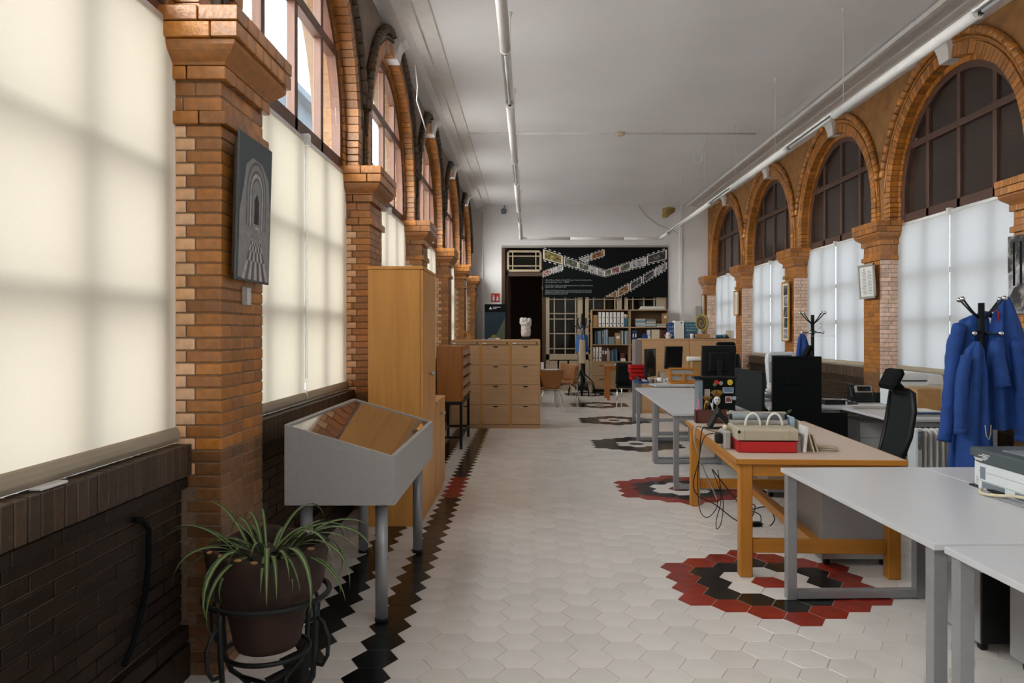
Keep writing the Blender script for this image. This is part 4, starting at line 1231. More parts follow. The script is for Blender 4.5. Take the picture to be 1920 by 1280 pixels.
# bentwood coat rack with bags
YC = 18.55
o = thing('coat_rack', 'black bentwood coat rack in front of the glazed doors', 'coat rack', (PX(1091,YC), YC, 0))
MB().lathe([(.02,.0),(.035,.05),(.03,.5),(.05,.56),(.03,.6),(.028,1.5),(.035,1.75),(.02,1.95),(.0,1.97)], (0,0,0), 12).build('pole', M['black'], o)
for q in range(4):
    a = q*PI/2+.4; c_, s_ = math.cos(a), math.sin(a)
    MB().tube([(r*c_, r*s_, z) for r, z in ((.03,.62),(.08,.5),(.18,.42),(.30,.30),(.35,.14),(.36,.0))], .014, 8).build('leg', M['black'], o)
    MB().tube([(r*c_, r*s_, z) for r, z in ((.03,.14),(.1,.27),(.20,.32),(.29,.24),(.34,.08))], .010, 8).build('leg_brace', M['black'], o)
for q in range(6):
    a = q*PI/3; c_, s_ = math.cos(a), math.sin(a)
    MB().tube([(r*c_, r*s_, z) for r, z in ((.02,1.6),(.1,1.62),(.18,1.68),(.21,1.78),(.19,1.86))], .011, 8).build('hook', M['black'], o)
def bag(name, label, mt, x, y, zt, w, h, d, strap):
    o = thing(name, label, 'bag', (x, y, zt))
    def fn(a, b):
        wz = w*(.72+.28*b**.5)*(1-.1*(b > .96)); t = 2*PI*a
        return (wz/2*math.cos(t)*(1+.05*math.sin(9*b+3*t)), d/2*(.4+.6*b)*math.sin(t), -strap-h*b)
    mb = MB().grid(fn, 20, 10); mb.v = mb.v
    mb.build('bag_body', mt, o)
    mb = MB(); mb.tube([(-w*.25,0,-strap-.01),(-.01,0,-.03),(0,0,0),(.01,0,-.03),(w*.25,0,-strap-.01)], .008, 6); mb.build('handle', mt, o)
bag('blue_bag', 'square blue carrier bag hanging on the bentwood coat rack', M['bluebag'], PX(1091,18.42), 18.40, 1.70, .33, .42, .12, .24)
bag('tote_bag', 'limp cream tote bag hanging in front of the blue bag', M['cream'], PX(1091.5,18.25), 18.25, 1.62, .17, .56, .08, .28)

# small wooden table and the black chair beside it
o = thing('wooden_table', 'small oak table standing in front of the left-hand bookcase', 'table', (PX(1170,17.3), 17.5, 0))
MB().cbox(-.40, .40, -.35, .35, .74, .77, .004).build('tabletop', M['oak'], o)
for x in (-.36, .36):
    for y in (-.31, .31): MB().cbox(x-.03, x+.03, y-.03, y+.03, 0, .74, .003).build('leg', M['oak'], o)
MB().cbox(-.36, .36, -.32, -.30, .66, .74).build('apron', M['oak'], o)
tag(MB().cbox(PX(1153,17.3), PX(1171,17.3), 17.2, 17.5, .772, .80).build('white_book', M['ltblue']), 'pale blue book lying on the small oak table', 'book')
def side_chair(name, label, loc, rz, H=.92):
    o = thing(name, label, 'chair', loc, rz)
    MB().cbox(-.22, .22, -.22, .22, .42, .49, .025).build('seat', M['charcoal'], o)
    MB().grid(lambda a, b: ((a-.5)*.42*(1-.15*b), -.22-.06*b, .5+(H-.5)*b), 6, 6).build('backrest', M['blackm'], o, solid=.05)
    for x in (-.2, .2):
        for y in (-.2, .2): MB().tube([(x*.9,y*.9,.42),(x,y*1.05,0)], .011, 8).build('leg', M['chrome'], o)
    return o
side_chair('visitor_chair', 'black padded chair with chrome legs beside the small oak table', (PX(1180,15.2), 15.3, 0), -.35)

# bookcases
YBC = 19.45
M['card_dark'] = pm('bookcase_back', (.15,.085,.04), .6)
def bookcase(label, x0, x1, zt, zsh, zbot):
    o = thing('bookcase', label, 'bookcase', (x0, YBC, 0))
    w = x1-x0
    for a in (0, w-.025): MB().cbox(a, a+.025, 0, .38, 0, zt-.025).build('side_board', M['beech_grey'], o)
    MB().cbox(0, w, -.004, .38, zt-.03, zt).build('top_board', M['beech_grey'], o)
    MB().box(.025, w-.025, .365, .38, 0, zt-.03).build('back_panel', M['card_dark'], o)
    for z in zsh: MB().cbox(.025, w-.025, .0, .365, z-.03, z).build('shelf', M['beech_grey'], o)
    for i in range(2):
        z0_, z1_ = .08+i*(zbot-.08)/2, .08+(i+1)*(zbot-.08)/2
        d = MB().cbox(.006, w-.006, -.02, 0, z0_+.003, z1_-.003).build('drawer', M['beech_grey'], o)
        MB().cbox(w*.25-.05, w*.25+.05, -.034, -.02, z1_-.09, z1_-.075).build('handle', M['black'], d)
    return o
bx0, bxm, bx1 = PX(1109,YBC), PX(1181,YBC), PX(1253.5,YBC)
Zt = PZ(580,YBC); Z1, Z2, Z3 = PZ(612.5,YBC), PZ(645,YBC), PZ(677,YBC)
bookcase('beech bookcase holding white lever-arch binders, in front of the glazed doors', bx0, bxm-.003, Zt, (Z1,Z2,Z3), Z3-.03)
bookcase('beech bookcase with stacks of paper, next to the white back wall', bxm, bx1, Zt, (Z1,Z2,Z3), Z3-.03)
bs = .1667*.5625   # crop scale of the bookcase study: 160 px over 1707
cs = lambda v: 1100+v*160/1707
cz = lambda v: 570+v*160/1707
YBF = YBC+.02
def book(name, label, cat, xa, xb, ztop, shelf, mt, depth=.25, group=None, lean=0, extra=None):
    x0_, x1_ = PX(cs(xa),YBF), PX(cs(xb),YBF); h = PZ(cz(ztop),YBF)-shelf
    o = thing(name, label, cat, ((x0_+x1_)/2, YBF, shelf+.001), 0, group)
    o.rotation_euler = (0, lean, 0)
    w = (x1_-x0_)/2-.002
    MB().cbox(-w, w, 0, depth, 0, h, .004).build('cover', mt, o)
    if extra == 'binder':
        MB().cyl((0,-.003,h*.22), (0,.002,h*.22), min(.018,w*.6), n=10).build('finger_hole', M['black'], o)
        MB().box(-w*.7, w*.7, -.002, .0, h*.52, h*.9).build('spine_label', M['paper'] if mt is not M['paper'] else M['whitep'], o)
        MB().box(-w*.35, w*.35, -.003, -.0018, h*.60, h*.66).build('print', M['slot'], o)
    elif extra == 'label':
        MB().box(-w*.6, w*.6, -.002, .0, h*.5, h*.75).build('spine_label', M['paper'], o)
    return o
OR = ['first','second','third','fourth','fifth','sixth','seventh','eighth','ninth','tenth']
book('box_file', 'brown cardboard box file at the left end of the top bookcase shelf', 'box file', 120, 222, 215, Z1, M['card'])
for i, xa in enumerate((238,310,386,462,537,612,687)):
    book('lever_arch_binder', f'white lever-arch binder, {OR[i]} from the left on the top bookcase shelf', 'binder', xa, xa+58, 160, Z1, M['paper'], .28, 'white binders on the top shelf', extra='binder')
for i, xa in enumerate((748,780,812)):
    book('folder', f'thin teal folder, {OR[i]} from the left after the white binders', 'folder', xa, xa+28, 288, Z1, M['teal'], .24, 'teal folders on the top shelf')
book('leaning_book', 'cream book tilted on top of the teal folders', 'book', 790, 815, 285, Z1+.30, M['paperb'], .15, lean=.5)
sp = [(160,195,540,'dkgreen'),(198,226,545,'navy'),(228,262,540,'greybook'),(264,296,536,'greybook'),(315,342,530,'greyblue'),(350,378,520,'ltblue'),(384,408,505,'ltblue'),(410,432,520,'greyblue')]
NM = {'dkgreen':'dark green','navy':'navy','greybook':'grey','greyblue':'slate','ltblue':'pale blue','teal':'teal','maroon':'maroon','paperb':'cream','paper':'white','brownd':'brown'}
for i, (a, b_, t, m_) in enumerate(sp):
    book('ring_folder', f'{NM[m_]} folder, {OR[i]} from the left on the second shelf of the left bookcase', 'folder', a, b_, t, Z2, M[m_], .26, 'folders on the second shelf', extra='label' if i in (4,6) else None)
book('archive_box', 'low grey-green archive box on the second shelf of the left bookcase', 'box', 436, 560, 655, Z2, M['greybook'], .25)
book('card_box', 'upright brown cardboard box on the second shelf of the left bookcase', 'box', 572, 678, 580, Z2, M['card'], .25, extra='label')
for i, (a, b_, t, m_) in enumerate([(684,706,520,'greyblue'),(708,728,535,'paper'),(734,762,530,'dkgreen'),(766,800,540,'ltblue'),(802,838,535,'greybook')]):
    book('ring_folder', f'{NM[m_]} folder, {OR[i]} after the brown cardboard box on the second shelf', 'folder', a, b_, t, Z2, M[m_], .26, 'folders beside the brown box')
for i, (xa, m_) in enumerate(((124,'paperb'),(186,'paperb'),(250,'paper'))):
    book('lever_arch_binder', f'{NM[m_]} lever-arch binder, {OR[i]} from the left on the third bookcase shelf', 'binder', xa, xa+50, 855, Z3, M[m_], .28, 'binders on the third shelf', extra='binder')
for i, (a, b_, t, m_) in enumerate([(305,352,860,'maroon'),(354,412,865,'brownd'),(414,438,880,'paperb'),(440,472,930,'greybook'),(476,502,930,'brownd'),(505,535,935,'greyblue'),(538,570,900,'navy'),(575,610,895,'teal')]):
    book('bound_volume', f'{NM[m_]} volume, {OR[i]} after the binders on the third bookcase shelf', 'book', a, b_, t, Z3, M[m_], .24, 'volumes on the third shelf', extra='label' if i < 2 else None)
_b = book('dark_bottle_box', 'maroon box standing near the right end of the third bookcase shelf', 'box', 665, 770, 975, Z3, M['maroon'], .2); _b.location.y += .06
book('white_carton', 'small white carton in front of the maroon box on the third shelf', 'carton', 680, 780, 1085, Z3, M['whitep'], .04)
# right bookcase
def paper_stack(label, xa, xb, ztop, shelf, cols, n):
    x0_, x1_ = PX(cs(xa),YBF), PX(cs(xb),YBF); h = PZ(cz(ztop),YBF)-shelf
    o = thing('paper_stack', label, 'paper stack', ((x0_+x1_)/2, YBF+.02, shelf+.001), 0)
    w = (x1_-x0_)/2
    for i in range(n):
        j = R.uniform(-.012,.012)
        MB().cbox(-w+j, w+j*.5, R.uniform(0,.02), .27, h*i/n, h*(i+1)/n-.002, .001).build('bundle', M[cols[i % len(cols)]], o)
paper_stack('stack of pale blue and white papers, left of the two on the right bookcase', 985, 1180, 290, Z1, ['paperb','ltblue','paper','ltblue','greybook','ltblue','paperb'], 7)
paper_stack('stack of grey papers, right of the pale blue stack', 1195, 1385, 300, Z1, ['greybook','paper','greybook','paperb','greybook','greyblue'], 6)
paper_stack('low pile of grey papers by the brown box file on the right bookcase', 1400, 1590, 390, Z1, ['paper','greybook','paperb'], 3)
book('box_file', 'brown cardboard box file at the right end of the right bookcase', 'box file', 1530, 1612, 180, Z1+.08, M['card'], .25, extra='label')
for i, (a, b_, t, m_) in enumerate([(905,955,530,'navy'),(960,1005,525,'navy')]):
    book('lever_arch_binder', f'blue lever-arch binder, {OR[i]} from the left on the right bookcase', 'binder', a, b_, t, Z2, M[m_], .28, 'blue binders', extra='label')
o = thing('blue_bundle', 'crumpled bright blue bundle beside the blue binders', 'bundle', (PX(cs(1135),YBF)+.045, YBF+.12, Z2+.001))
bb = MB().ball((0,0,.135), (.085,.1,.135), 0, 16, 10); bb.v = [(x*(1+.2*math.sin(9*z+5*y)), y, z) for x, y, z in bb.v]; bb.build('cloth', M['blue'], o)
book('lever_arch_binder', 'white patterned binder in the middle of the right bookcase', 'binder', 1225, 1280, 515, Z2, M['paper'], .28, extra='binder')
book('archive_box', 'wide cream archive box behind the sideboard top', 'box', 1295, 1460, 510, Z2, M['paperb'], .28)
for i in range(3): book('bound_volume', f'dark maroon volume, {OR[i]} after the cream archive box', 'book', 1466+i*44, 1506+i*44, 515, Z2, M['maroon'], .24, 'maroon volumes behind the sideboard')
o = thing('paper_roll_pile', 'long white paper sheets lying on top of the right bookcase', 'paper', (PX(1224,YBF), YBF+.1, Zt+.001))
for i in range(3): MB().cbox(-.32+.02*i, .33-.015*i, -.05, .18, i*.028, i*.028+.026, .01).build('sheet_bundle', M['paper'], o)

# sideboard row (beech fronts)
YS = 14.4; ZSB = 1.40
o = thing('sideboard', 'long beech cabinet row with a grey end panel in front of the white back wall', 'sideboard', (0, YS, 0))
sx0, sx1 = PX(1191,YS), PX(1380,YS)
MB().cbox(sx0, sx0+.12, .0, .45, 0, ZSB-.02, .003).build('end_panel', M['endgrey'], o)
MB().cbox(sx0+.12, sx1, .02, .45, 0, ZSB-.03, .002).build('carcass', M['beech_h'], o)
MB().cbox(sx0+.1, sx1+.006, -.006, .45, ZSB-.03, ZSB, .002).build('top_board', M['beech_h'], o)
e = [sx0+.125, PX(1246,YS), PX(1292.5,YS), PX(1335,YS), sx1]
for i in range(4):
    d = MB().cbox(e[i]+.004, e[i+1]-.004, 0, .02, .06, ZSB-.035, .002).build('door', M['beech_h'], o)
    xk = e[i+1]-.05 if i % 2 == 0 else e[i]+.05
    MB().cyl((xk,-.02,.95), (xk,0,.95), .012, n=10).build('knob', M['steel'], d)
YSI = YS+.1
def at(x, y, Y=YSI): return (PX(x,Y), Y, ZSB+.0005)
o = thing('figure_mug', 'small white mug with dark spots on the left end of the sideboard', 'mug', at(1253,634))
MB().lathe([(0,0),(.04,0),(.045,.01),(.042,.06),(.035,.10),(.036,.115),(.03,.115),(.03,.02),(0,.02)], (0,0,0), 18).build('mug_body', M['whitep'], o)
mb = MB()
for a, z in ((-1.9,.03),(-1.2,.05),(-1.5,.075),(-2.3,.06)): mb.ball((.041*math.cos(a),.041*math.sin(a),z), (.010,.006,.009), 0, 8, 5)
stuff(mb.build('spots', M['slot'], o))
for e_ in (-1, 1): MB().tube([(e_*.04,0,.03),(e_*.06,0,.045),(e_*.06,0,.07),(e_*.038,0,.08)], .006, 6).build('handle', M['whitep'], o)
o = thing('box_file', 'tall white box file with a finger hole on the sideboard', 'box file', at(1274,634))
MB().cbox(-.085, .085, 0, .26, 0, .335, .003).build('case', M['paper'], o); MB().cyl((.035,-.003,.295), (.035,.002,.295), .013, n=12).build('finger_hole', M['black'], o)
def printed_box(label, x0_, x1_, z0_, z1_, y, mt, dp=.2):
    o = thing('printed_box', label, 'box', (PX(x0_,y), y, ZSB+z0_+.0005))
    w = PX(x1_,y)-PX(x0_,y)
    MB().cbox(0, w, 0, dp, 0, z1_-z0_, .004).build('carton', M[mt], o)
    mb = MB()
    for i in range(7):
        for j in range(3):
            a = w*(.08+.12*i)+R.uniform(0,.008); b_ = (z1_-z0_)*(.15+.27*j)
            mb.box(a, a+w*R.uniform(.04,.09), -.002, .0005, b_, b_+(z1_-z0_)*R.uniform(.05,.14))
    stuff(mb.build('print', M['ltblue'], o))
printed_box('dark teal printed box left of the white box file', 1254, 1263.5, 0, .30, YSI+.08, 'navy')
printed_box('blue printed box, lower of the two right of the white box file', 1283, 1308, 0, .115, YSI+.03, 'navy')
printed_box('teal printed box, upper of the two right of the white box file', 1283, 1308, .117, .305, YSI+.03, 'teal')
o = thing('spiral_sculpture', 'ochre stone disc carved with a spiral on a brown block', 'sculpture', at(1316.5,634,YSI-.07))
MB().cbox(-.13, .14, -.06, .07, 0, .085, .006).build('base', M['card'], o)
MB().cyl((-.03,.02,.085), (-.03,.02,.17), .016, n=10).build('stem', M['whitep'], o)
dm = Matrix.Translation((0,.02,.30)) @ Matrix.Rotation(math.radians(-22),4,'Z')
d = MB().ext([(.12*math.cos(2*PI*i/32), .165*math.sin(2*PI*i/32)) for i in range(32)], lambda p, q, t: (p, t, q), 0, .05); d.move(dm); d.build('disc', M['spiral'], o, bevel=.008)
d = MB().ext([(.088*math.cos(2*PI*i/28)-.012, .13*math.sin(2*PI*i/28)) for i in range(28)], lambda p, q, t: (p, t, q), -.002, .02); d.move(dm); d.build('recess', M['brownd'], o)
sp_ = MB().tube([((.012+.011*t)*math.cos(t*1.35)-.012, -.006, (.016+.016*t)*math.sin(t*1.35)) for t in [i*.16 for i in range(42)]], .008, 6); sp_.move(dm); sp_.build('spiral', M['spiral'], o)
printed_box('black and white printed carton left of the spiral sculpture', 1296, 1300.5, 0, .09, YSI-.09, 'paper', .1)
o = thing('glasses_case', 'flat black tray with a pale blue case on the sideboard', 'tray', at(1351,634))
MB().cbox(-.17, .15, -.08, .1, 0, .012, .003).build('tray', M['black'], o); MB().cbox(-.08, .14, -.03, .08, .013, .072, .02).build('case', M['teal'], o)
mb = MB(); mb.lathe([(.02,0),(.015,.03),(.03,.06),(.01,.075),(0,.08)], (.06,-.05,.0125), 10); mb.build('figurine', M['frame_grey'], o)
for i, (a, b_, h, m_) in enumerate(((1366,1370.5,.155,'paperb'),(1370.7,1376,.15,'paper'))):
    ob = MB().cbox(PX(a,YSI), PX(b_,YSI), YSI-.02, YSI+.2, ZSB+.0005, ZSB+h).build('standing_book', M[m_])
    tag(ob, ('cream' if i == 0 else 'white') + ' upright book at the right end of the sideboard', 'book', 'upright books on the sideboard')
# switch box on the wall above
tag(MB().cbox(PX(1272,YB), PX(1293,YB), YB-.05, YB, PZ(601,YB), PZ(593,YB)).build('fuse_box', M['white']), 'white fuse box on the back wall above the white box file', 'fuse box')
tag(MB().cbox(PX(1302,19.7), PX(1315,19.7), 19.62, 19.7, PZ(618,19.7), PZ(574,19.7), .02).build('acrylic_panel', M['frame_grey']), 'pale rounded panel on the wall behind the spiral sculpture', 'panel')
# frames on the right-hand piers
def pier_frame(name, label, k, yo, z0_, z1_, w, mt, inner, out=.03, tilt=0, strip=0):
    X0 = XR-PD-.03
    o = thing(name, label, 'picture', (X0-out, pier_y(k)+yo, (z0_+z1_)/2), 0)
    o.rotation_euler = (0, tilt, 0)
    h = (z1_-z0_)/2; hw = w/2; fw = .03
    f = MB()
    for a, b_, c, d in ((-hw,hw,-h,-h+fw),(-hw,hw,h-fw,h),(-hw,-hw+fw,-h,h),(hw-fw,hw,-h,h)): f.cbox(-.015, .012, a, b_, c, d, .004)
    f.build('frame', mt, o)
    MB().box(-.002, .008, -hw+fw, hw-fw, -h+fw, h-fw).build('mount', M['paper'], o)
    if inner == 'text':
        mb = MB()
        for c_ in (0, 1):
            for i in range(16):
                z = h*.55-i*h*.085
                ya = -hw*.62 if c_ else .02; yb_ = -.02 if c_ else hw*.62
                mb.box(-.0035, -.0018, ya, yb_-(R.uniform(0,.03)), z, z+h*.03)
        mb.box(-.0035, -.0018, .055, .07, h*.6, h*.78)
        stuff(mb.build('printed_text', M['greybook'], o))
    elif inner == 'photos':
        n = strip
        for i in range(n):
            za = -h+fw*1.6+(2*h-3.2*fw)*i/n; zb_ = za+(2*h-3.2*fw)/n-.015
            MB().box(-.005, -.0022, -hw*.55, hw*.55, za, zb_).build('photo', PHOTO['k' if i % 3 else 'w'], o)
    return o
pier_frame('framed_document', 'silver-framed document with two columns of text on the pier above the black mesh chair', 3, .25, PZ(559,9.95), PZ(494,9.95), .46, M['frame_grey'], 'text', .05, -.06)
pier_frame('framed_photos', 'tall yellow-framed strip of dark photos on the pier behind the small coat stand', 4, .30, PZ(640,13.3), PZ(528,13.3), .36, M['yellow'], 'photos', .03, 0, 5)
pier_frame('framed_print', 'yellow-framed print on the pier beyond the tall photo strip', 5, .28, PZ(591,16.5), PZ(545,16.5), .34, M['yellow'], 'text', .03)
pier_frame('framed_print', 'yellow-framed print on the farthest right pier above the spiral sculpture', 6, .25, PZ(590,19.7), PZ(552,19.7), .3, M['yellow'], 'text', .03)
o = thing('street_photo', 'large black-and-white photo of trees and an old car on the nearest right pier', 'photo', (XR-PD-.02, pier_y(2)+.27, PZ(513,6.95)), 0)
MB().cbox(-.012, .012, -.29, .29, -.36, .36).build('photo_panel', PHOTO['w'], o)
MB().ext([(-.29,-.33),(.27,-.33),(.27,-.22),(.2,-.12),(.05,-.08),(-.29,-.05)], lambda p, q, t: (t, p, q), -.016, -.0122).build('picture_car', PHOTO['k'], o)
for yy in (.2, .1, -.02, -.14): MB().box(-.0155, -.0122, yy-.015, yy+.015, -.1, .3).build('picture_trunk', M['blackm'], o)
MB().ext([(.29,.02),(.29,.36),(-.29,.36),(-.29,.1),(-.1,.16),(.1,.1)], lambda p, q, t: (t, p, q), -.0145, -.0122).build('picture_foliage', PHOTO['k'], o)
# ------------------------------------------------------------------ desks
DZ = .74
def desk(label, x, y, rz, w=.80, l=1.6, panel=True, post=.055, pz=.40):
    o = thing('office_desk', label, 'desk', (x, y, 0), rz)
    MB().cbox(0, w, 0, l, DZ-.025, DZ, .002).build('desktop', M['lam_white'], o)
    for ya in (.025, l-.025-post):
        f = MB()
        f.cbox(.012, .012+post, ya, ya+post, .0, DZ-.027, .003); f.cbox(w-.012-post, w-.012, ya, ya+post, .0, DZ-.027, .003)
        f.cbox(.012+post, w-.012-post, ya, ya+post, .006, .052, .003); f.cbox(.012+post, w-.012-post, ya, ya+post, DZ-.075, DZ-.027, .003)
        f.build('leg_frame', M['metal_grey'], o)
    b = MB()
    for xa in (.10, w-.15): b.cbox(xa, xa+.04, .08, l-.08, DZ-.067, DZ-.027, .002)
    stuff(b.build('under_rail', M['metal_grey'], o))
    if panel: MB().cbox(w*.52, w*.52+.018, .12, l-.12, pz, DZ-.03, .002).build('modesty_panel', M['lam_grey'], o)
    return o
r1 = math.radians(1.6); r2 = math.radians(-1.8)
desk('white office desk in the right foreground with one open metal leg frame facing the aisle', 1.50, 2.855, r1, .82, 1.605, pz=.60)
desk('white office desk at the bottom right corner of the view, nearest the camera', 1.565, 1.215, r1, .82, 1.61, pz=.60)
desk('white office desk carrying the white printer with a dark lid', 2.327, 2.87, r1, .80, 1.60, pz=.60)
desk('white office desk behind the orange wooden table, with the black computer case on it', 1.385, 7.41, r2, .80, 1.58, post=.05)
desk('white office desk between the far desk and the one with the black computer case', 1.437, 9.01, r2, .80, 1.85, post=.05)
desk('white office desk at the far end with red trays and the wooden book stand', 1.86, 11.32, math.radians(3.6), 1.55, 1.85, post=.045)
desk('white desk along the right wall carrying the plotter and the desk phone', 3.26, 6.93, 0, .98, 2.12, panel=False)
desk('white return desk beside the tall black panel', 2.50, 8.02, 0, .755, .62, panel=False)
# pedestals under the desks
def pedestal(label, x, y, w, d, h, front=True, rz=0):
    o = thing('drawer_pedestal', label, 'drawer unit', (x, y, 0), rz)
    MB().cbox(0, w, 0, d, .05, h, .003).build('case', M['lam_grey'], o)
    for a in (.03, w-.07):
        for b in (.04, d-.08): MB().cbox(a, a+.04, b, b+.04, 0, .05, .008).build('castor', M['black'], o)
    if front:
        n = 3
        for i in range(n):
            z0_ = .06+(h-.08)*i/n; z1_ = .06+(h-.08)*(i+1)/n
            q = MB().cbox(.008, w-.008, -.016, 0, z0_+.003, z1_-.003, .002).build('drawer', M['lam_white'], o)
            if i == n-1:
                MB().cyl((w*.75,-.022,z1_-.06), (w*.75,-.015,z1_-.06), .012, n=12).build('lock', M['black'], q)
                k = MB().cyl((w*.75,-.03,z1_-.075), (w*.75,-.02,z1_-.06), .004, n=8); k.ball((w*.75,-.03,z1_-.10), (.012,.004,.02)); k.build('key', M['black'], q)
    return o
pedestal('grey drawer pedestal on castors behind the near leg of the orange table', 1.90, 5.0, .47, .53, .62, front=False)
pedestal('grey drawer pedestal beyond the far end of the orange table', 2.19, 7.08, .26, .30, .58, front=False)
pedestal('white drawer pedestal with a key, under the wall desk behind the black mesh chair', 3.53, 8.25, .40, .50, .58)
pedestal('grey drawer pedestal on castors nearest the camera, under the printer desk', 2.195, 3.0, .40, .52, .56, front=False)
pq = pedestal('grey drawer pedestal with a black front, behind another under the printer desk', 2.13, 3.645, .42, .5, .56, front=False)
MB().cbox(.004, .416, -.014, 0, .055, .555, .002).build('drawer', M['black'], pq)

# ------------------------------------------------------------------ orange wooden table
TX, TY, TR = 1.278, 4.76, math.radians(-3.1)
TT = Matrix.Translation((TX,TY,0)) @ Matrix.Rotation(TR,4,'Z')
o = thing('wooden_table', 'long orange beech table with a beige top and an H-shaped stretcher', 'table', (TX,TY,0), TR)
tw, tl_ = 1.04, 2.10
MB().cbox(.012, tw-.012, .012, tl_-.012, DZ-.03, DZ, .001).build('tabletop', M['lam_beige'], o)
for a, b_, c, d, mt in ((0,.014,0,tl_,'oak_l'),(tw-.014,tw,0,tl_,'oak_l'),(.014,tw-.014,0,.014,'oak_x'),(.014,tw-.014,tl_-.014,tl_,'oak_x')):
    MB().cbox(a, b_, c, d, DZ-.034, DZ-.0006, .003).build('edge_strip', M[mt], o)
for x in (.03, tw-.11):
    for y in (.03, tl_-.11): MB().cbox(x, x+.08, y, y+.08, 0, DZ-.034, .006).build('leg', M['oak_y'], o)
for y in (.045, tl_-.085):
    MB().cbox(.11, tw-.11, y, y+.04, DZ-.115, DZ-.034, .003).build('apron', M['oak_x'], o)
    MB().cbox(.11, tw-.11, y, y+.045, .15, .235, .004).build('stretcher', M['oak_x'], o)
for x in (.045, tw-.085): MB().cbox(x, x+.04, .11, tl_-.11, DZ-.115, DZ-.034, .003).build('apron', M['oak_l'], o)
MB().cbox(tw/2-.035, tw/2+.035, .09, tl_-.085, .165, .225, .004).build('long_stretcher', M['oak_l'], o)
def onT(x, y, Y): return (PX(x,Y), Y)
Z0 = DZ+.0008
# red letter tray, typewriter on it
def tray(name, label, mt, x, y, z, w, d, h, rz=0, group=None):
    o = thing(name, label, 'tray', (x, y, z), rz, group)
    t = .006; b = MB()
    b.box(-w/2, w/2, 0, d, 0, t)
    b.ext([(-w/2,0),(-w/2+t,0),(-w/2+t,h),(-w/2,h)], lambda p, q, s: (p, s, q), 0, d)
    b.ext([(w/2-t,0),(w/2,0),(w/2,h),(w/2-t,h)], lambda p, q, s: (p, s, q), 0, d)
    b.box(-w/2, w/2, d-t, d, 0, h); b.box(-w/2, w/2, 0, t, 0, h*.92)
    for e in (-1, 1): b.box(e*(w/2+.006)-.006, e*(w/2+.006)+.006, 0, d, h-.006, h)
    b.build('tray_body', mt, o); return o
tray('letter_tray', 'red letter tray under the beige typewriter on the orange table', M['red'], 1.548, 5.0, Z0, .37, .30, .078, TR)
o = thing('typewriter', 'old beige typewriter with a grey roller, sitting on the red tray', 'typewriter', (1.548, 4.995, Z0+.0795), TR)
b = MB(); P = [(0,.0),(.0,.062),(.02,.075),(.30,.082),(.34,.06),(.34,0)]
b.ext(P, lambda p, q, t: (t, p, q), -.195, .195); b.build('body', M['beigep'], o, bevel=.005)
MB().cbox(-.185, .185, .20, .335, .08, .105, .006).build('deck', M['frame_grey'], o)
MB().cyl((-.175,.275,.125), (.175,.275,.125), .026, n=20).build('roller', M['greybook'], o)
for e in (-1, 1): MB().cyl((e*.175,.275,.125), (e*.193,.275,.125), .019, n=16).build('roller_knob', M['black'], o)
MB().cbox(-.2, .2, .31, .33, .135, .155, .004).build('paper_rest', M['beigep'], o)
for xa in (-.06, .085):
    n = 12; MB().tube([(xa-.05*math.cos(PI*i/n), .16, .075+.085*math.sin(PI*i/n)) for i in range(n+1)], .008, 8).build('arched_handle', M['paper'], o)
mb = MB()
mb.cbox(-.192, -.175, -.004, .002, .045, .065, .003); mb.build('corner_latch', M['black'], o)
mb = MB()
for xa in (-.15, .14): mb.cbox(xa-.003, xa+.003, -.003, .002, .0, .07)
stuff(mb.build('panel_seam', M['frame_grey'], o))
# upright files and cards right of the typewriter
def upright(name, label, cat, mt, x, y, w, d, h, lean=0, rz=0):
    ob = MB().cbox(-w/2, w/2, 0, d, 0, h, .002).build(name, mt)
    ob.location = (x, y, Z0); ob.rotation_euler = (0, lean, rz)
    return tag(ob, label, cat)
upright('card_folder', 'pale blue upright folder beside the typewriter', 'folder', M['ltblue'], 1.79, 5.22, .030, .16, .205, -.03, TR)
upright('card_folder', 'cream upright folder just right of the pale blue one by the typewriter', 'folder', M['paperb'], 1.826, 5.2, .014, .16, .18, .04, TR)
upright('white_file', 'bright white curved file standing at the right of the typewriter', 'file', M['whitep'], 1.795, 5.02, .022, .14, .165, .09, TR)
upright('leaning_card', 'cream card leaning right beside the bright white file', 'card', M['paperb'], 1.862, 5.03, .010, .14, .135, -.28, TR)
upright('leaning_card', 'beige card leaning at the end of the row by the typewriter', 'card', M['cream'], 1.89, 5.04, .010, .14, .115, -.30, TR)
upright('grey_bookend', 'dark grey block between the typewriter and the white file', 'bookend', M['frame_grey'], 1.762, 5.04, .03, .12, .10, 0, TR)
o = thing('stapler', 'beige plastic stapler lying alone on the orange table', 'stapler', (1.965, 5.1, Z0), -.25)
MB().cbox(-.08, .075, -.016, .016, 0, .012, .004).build('base', M['beigep'], o)
b = MB().cbox(-.085, .07, -.014, .014, .014, .028, .006); b.move(Matrix.Rotation(.05,4,'Y')); b.build('arm', M['beigep'], o)
MB().cyl((.06,-.016,.014), (.06,.016,.014), .012, n=10).build('hinge', M['frame_grey'], o)
o = thing('power_adapter_box', 'pale grey plastic box with a black plug left of the typewriter', 'adapter', (1.332, 5.24, Z0), TR)
MB().cbox(-.022, .022, -.10, .10, 0, .12, .008).build('box', M['metal_lt'], o)
MB().lathe([(.022,.12),(.02,.135),(.021,.15),(0,.155)], (0,-.02,0), 14).build('cap', M['paperb'], o)
MB().cbox(-.067, -.023, -.05, .03, .03, .10, .008).build('plug', M['black'], o)
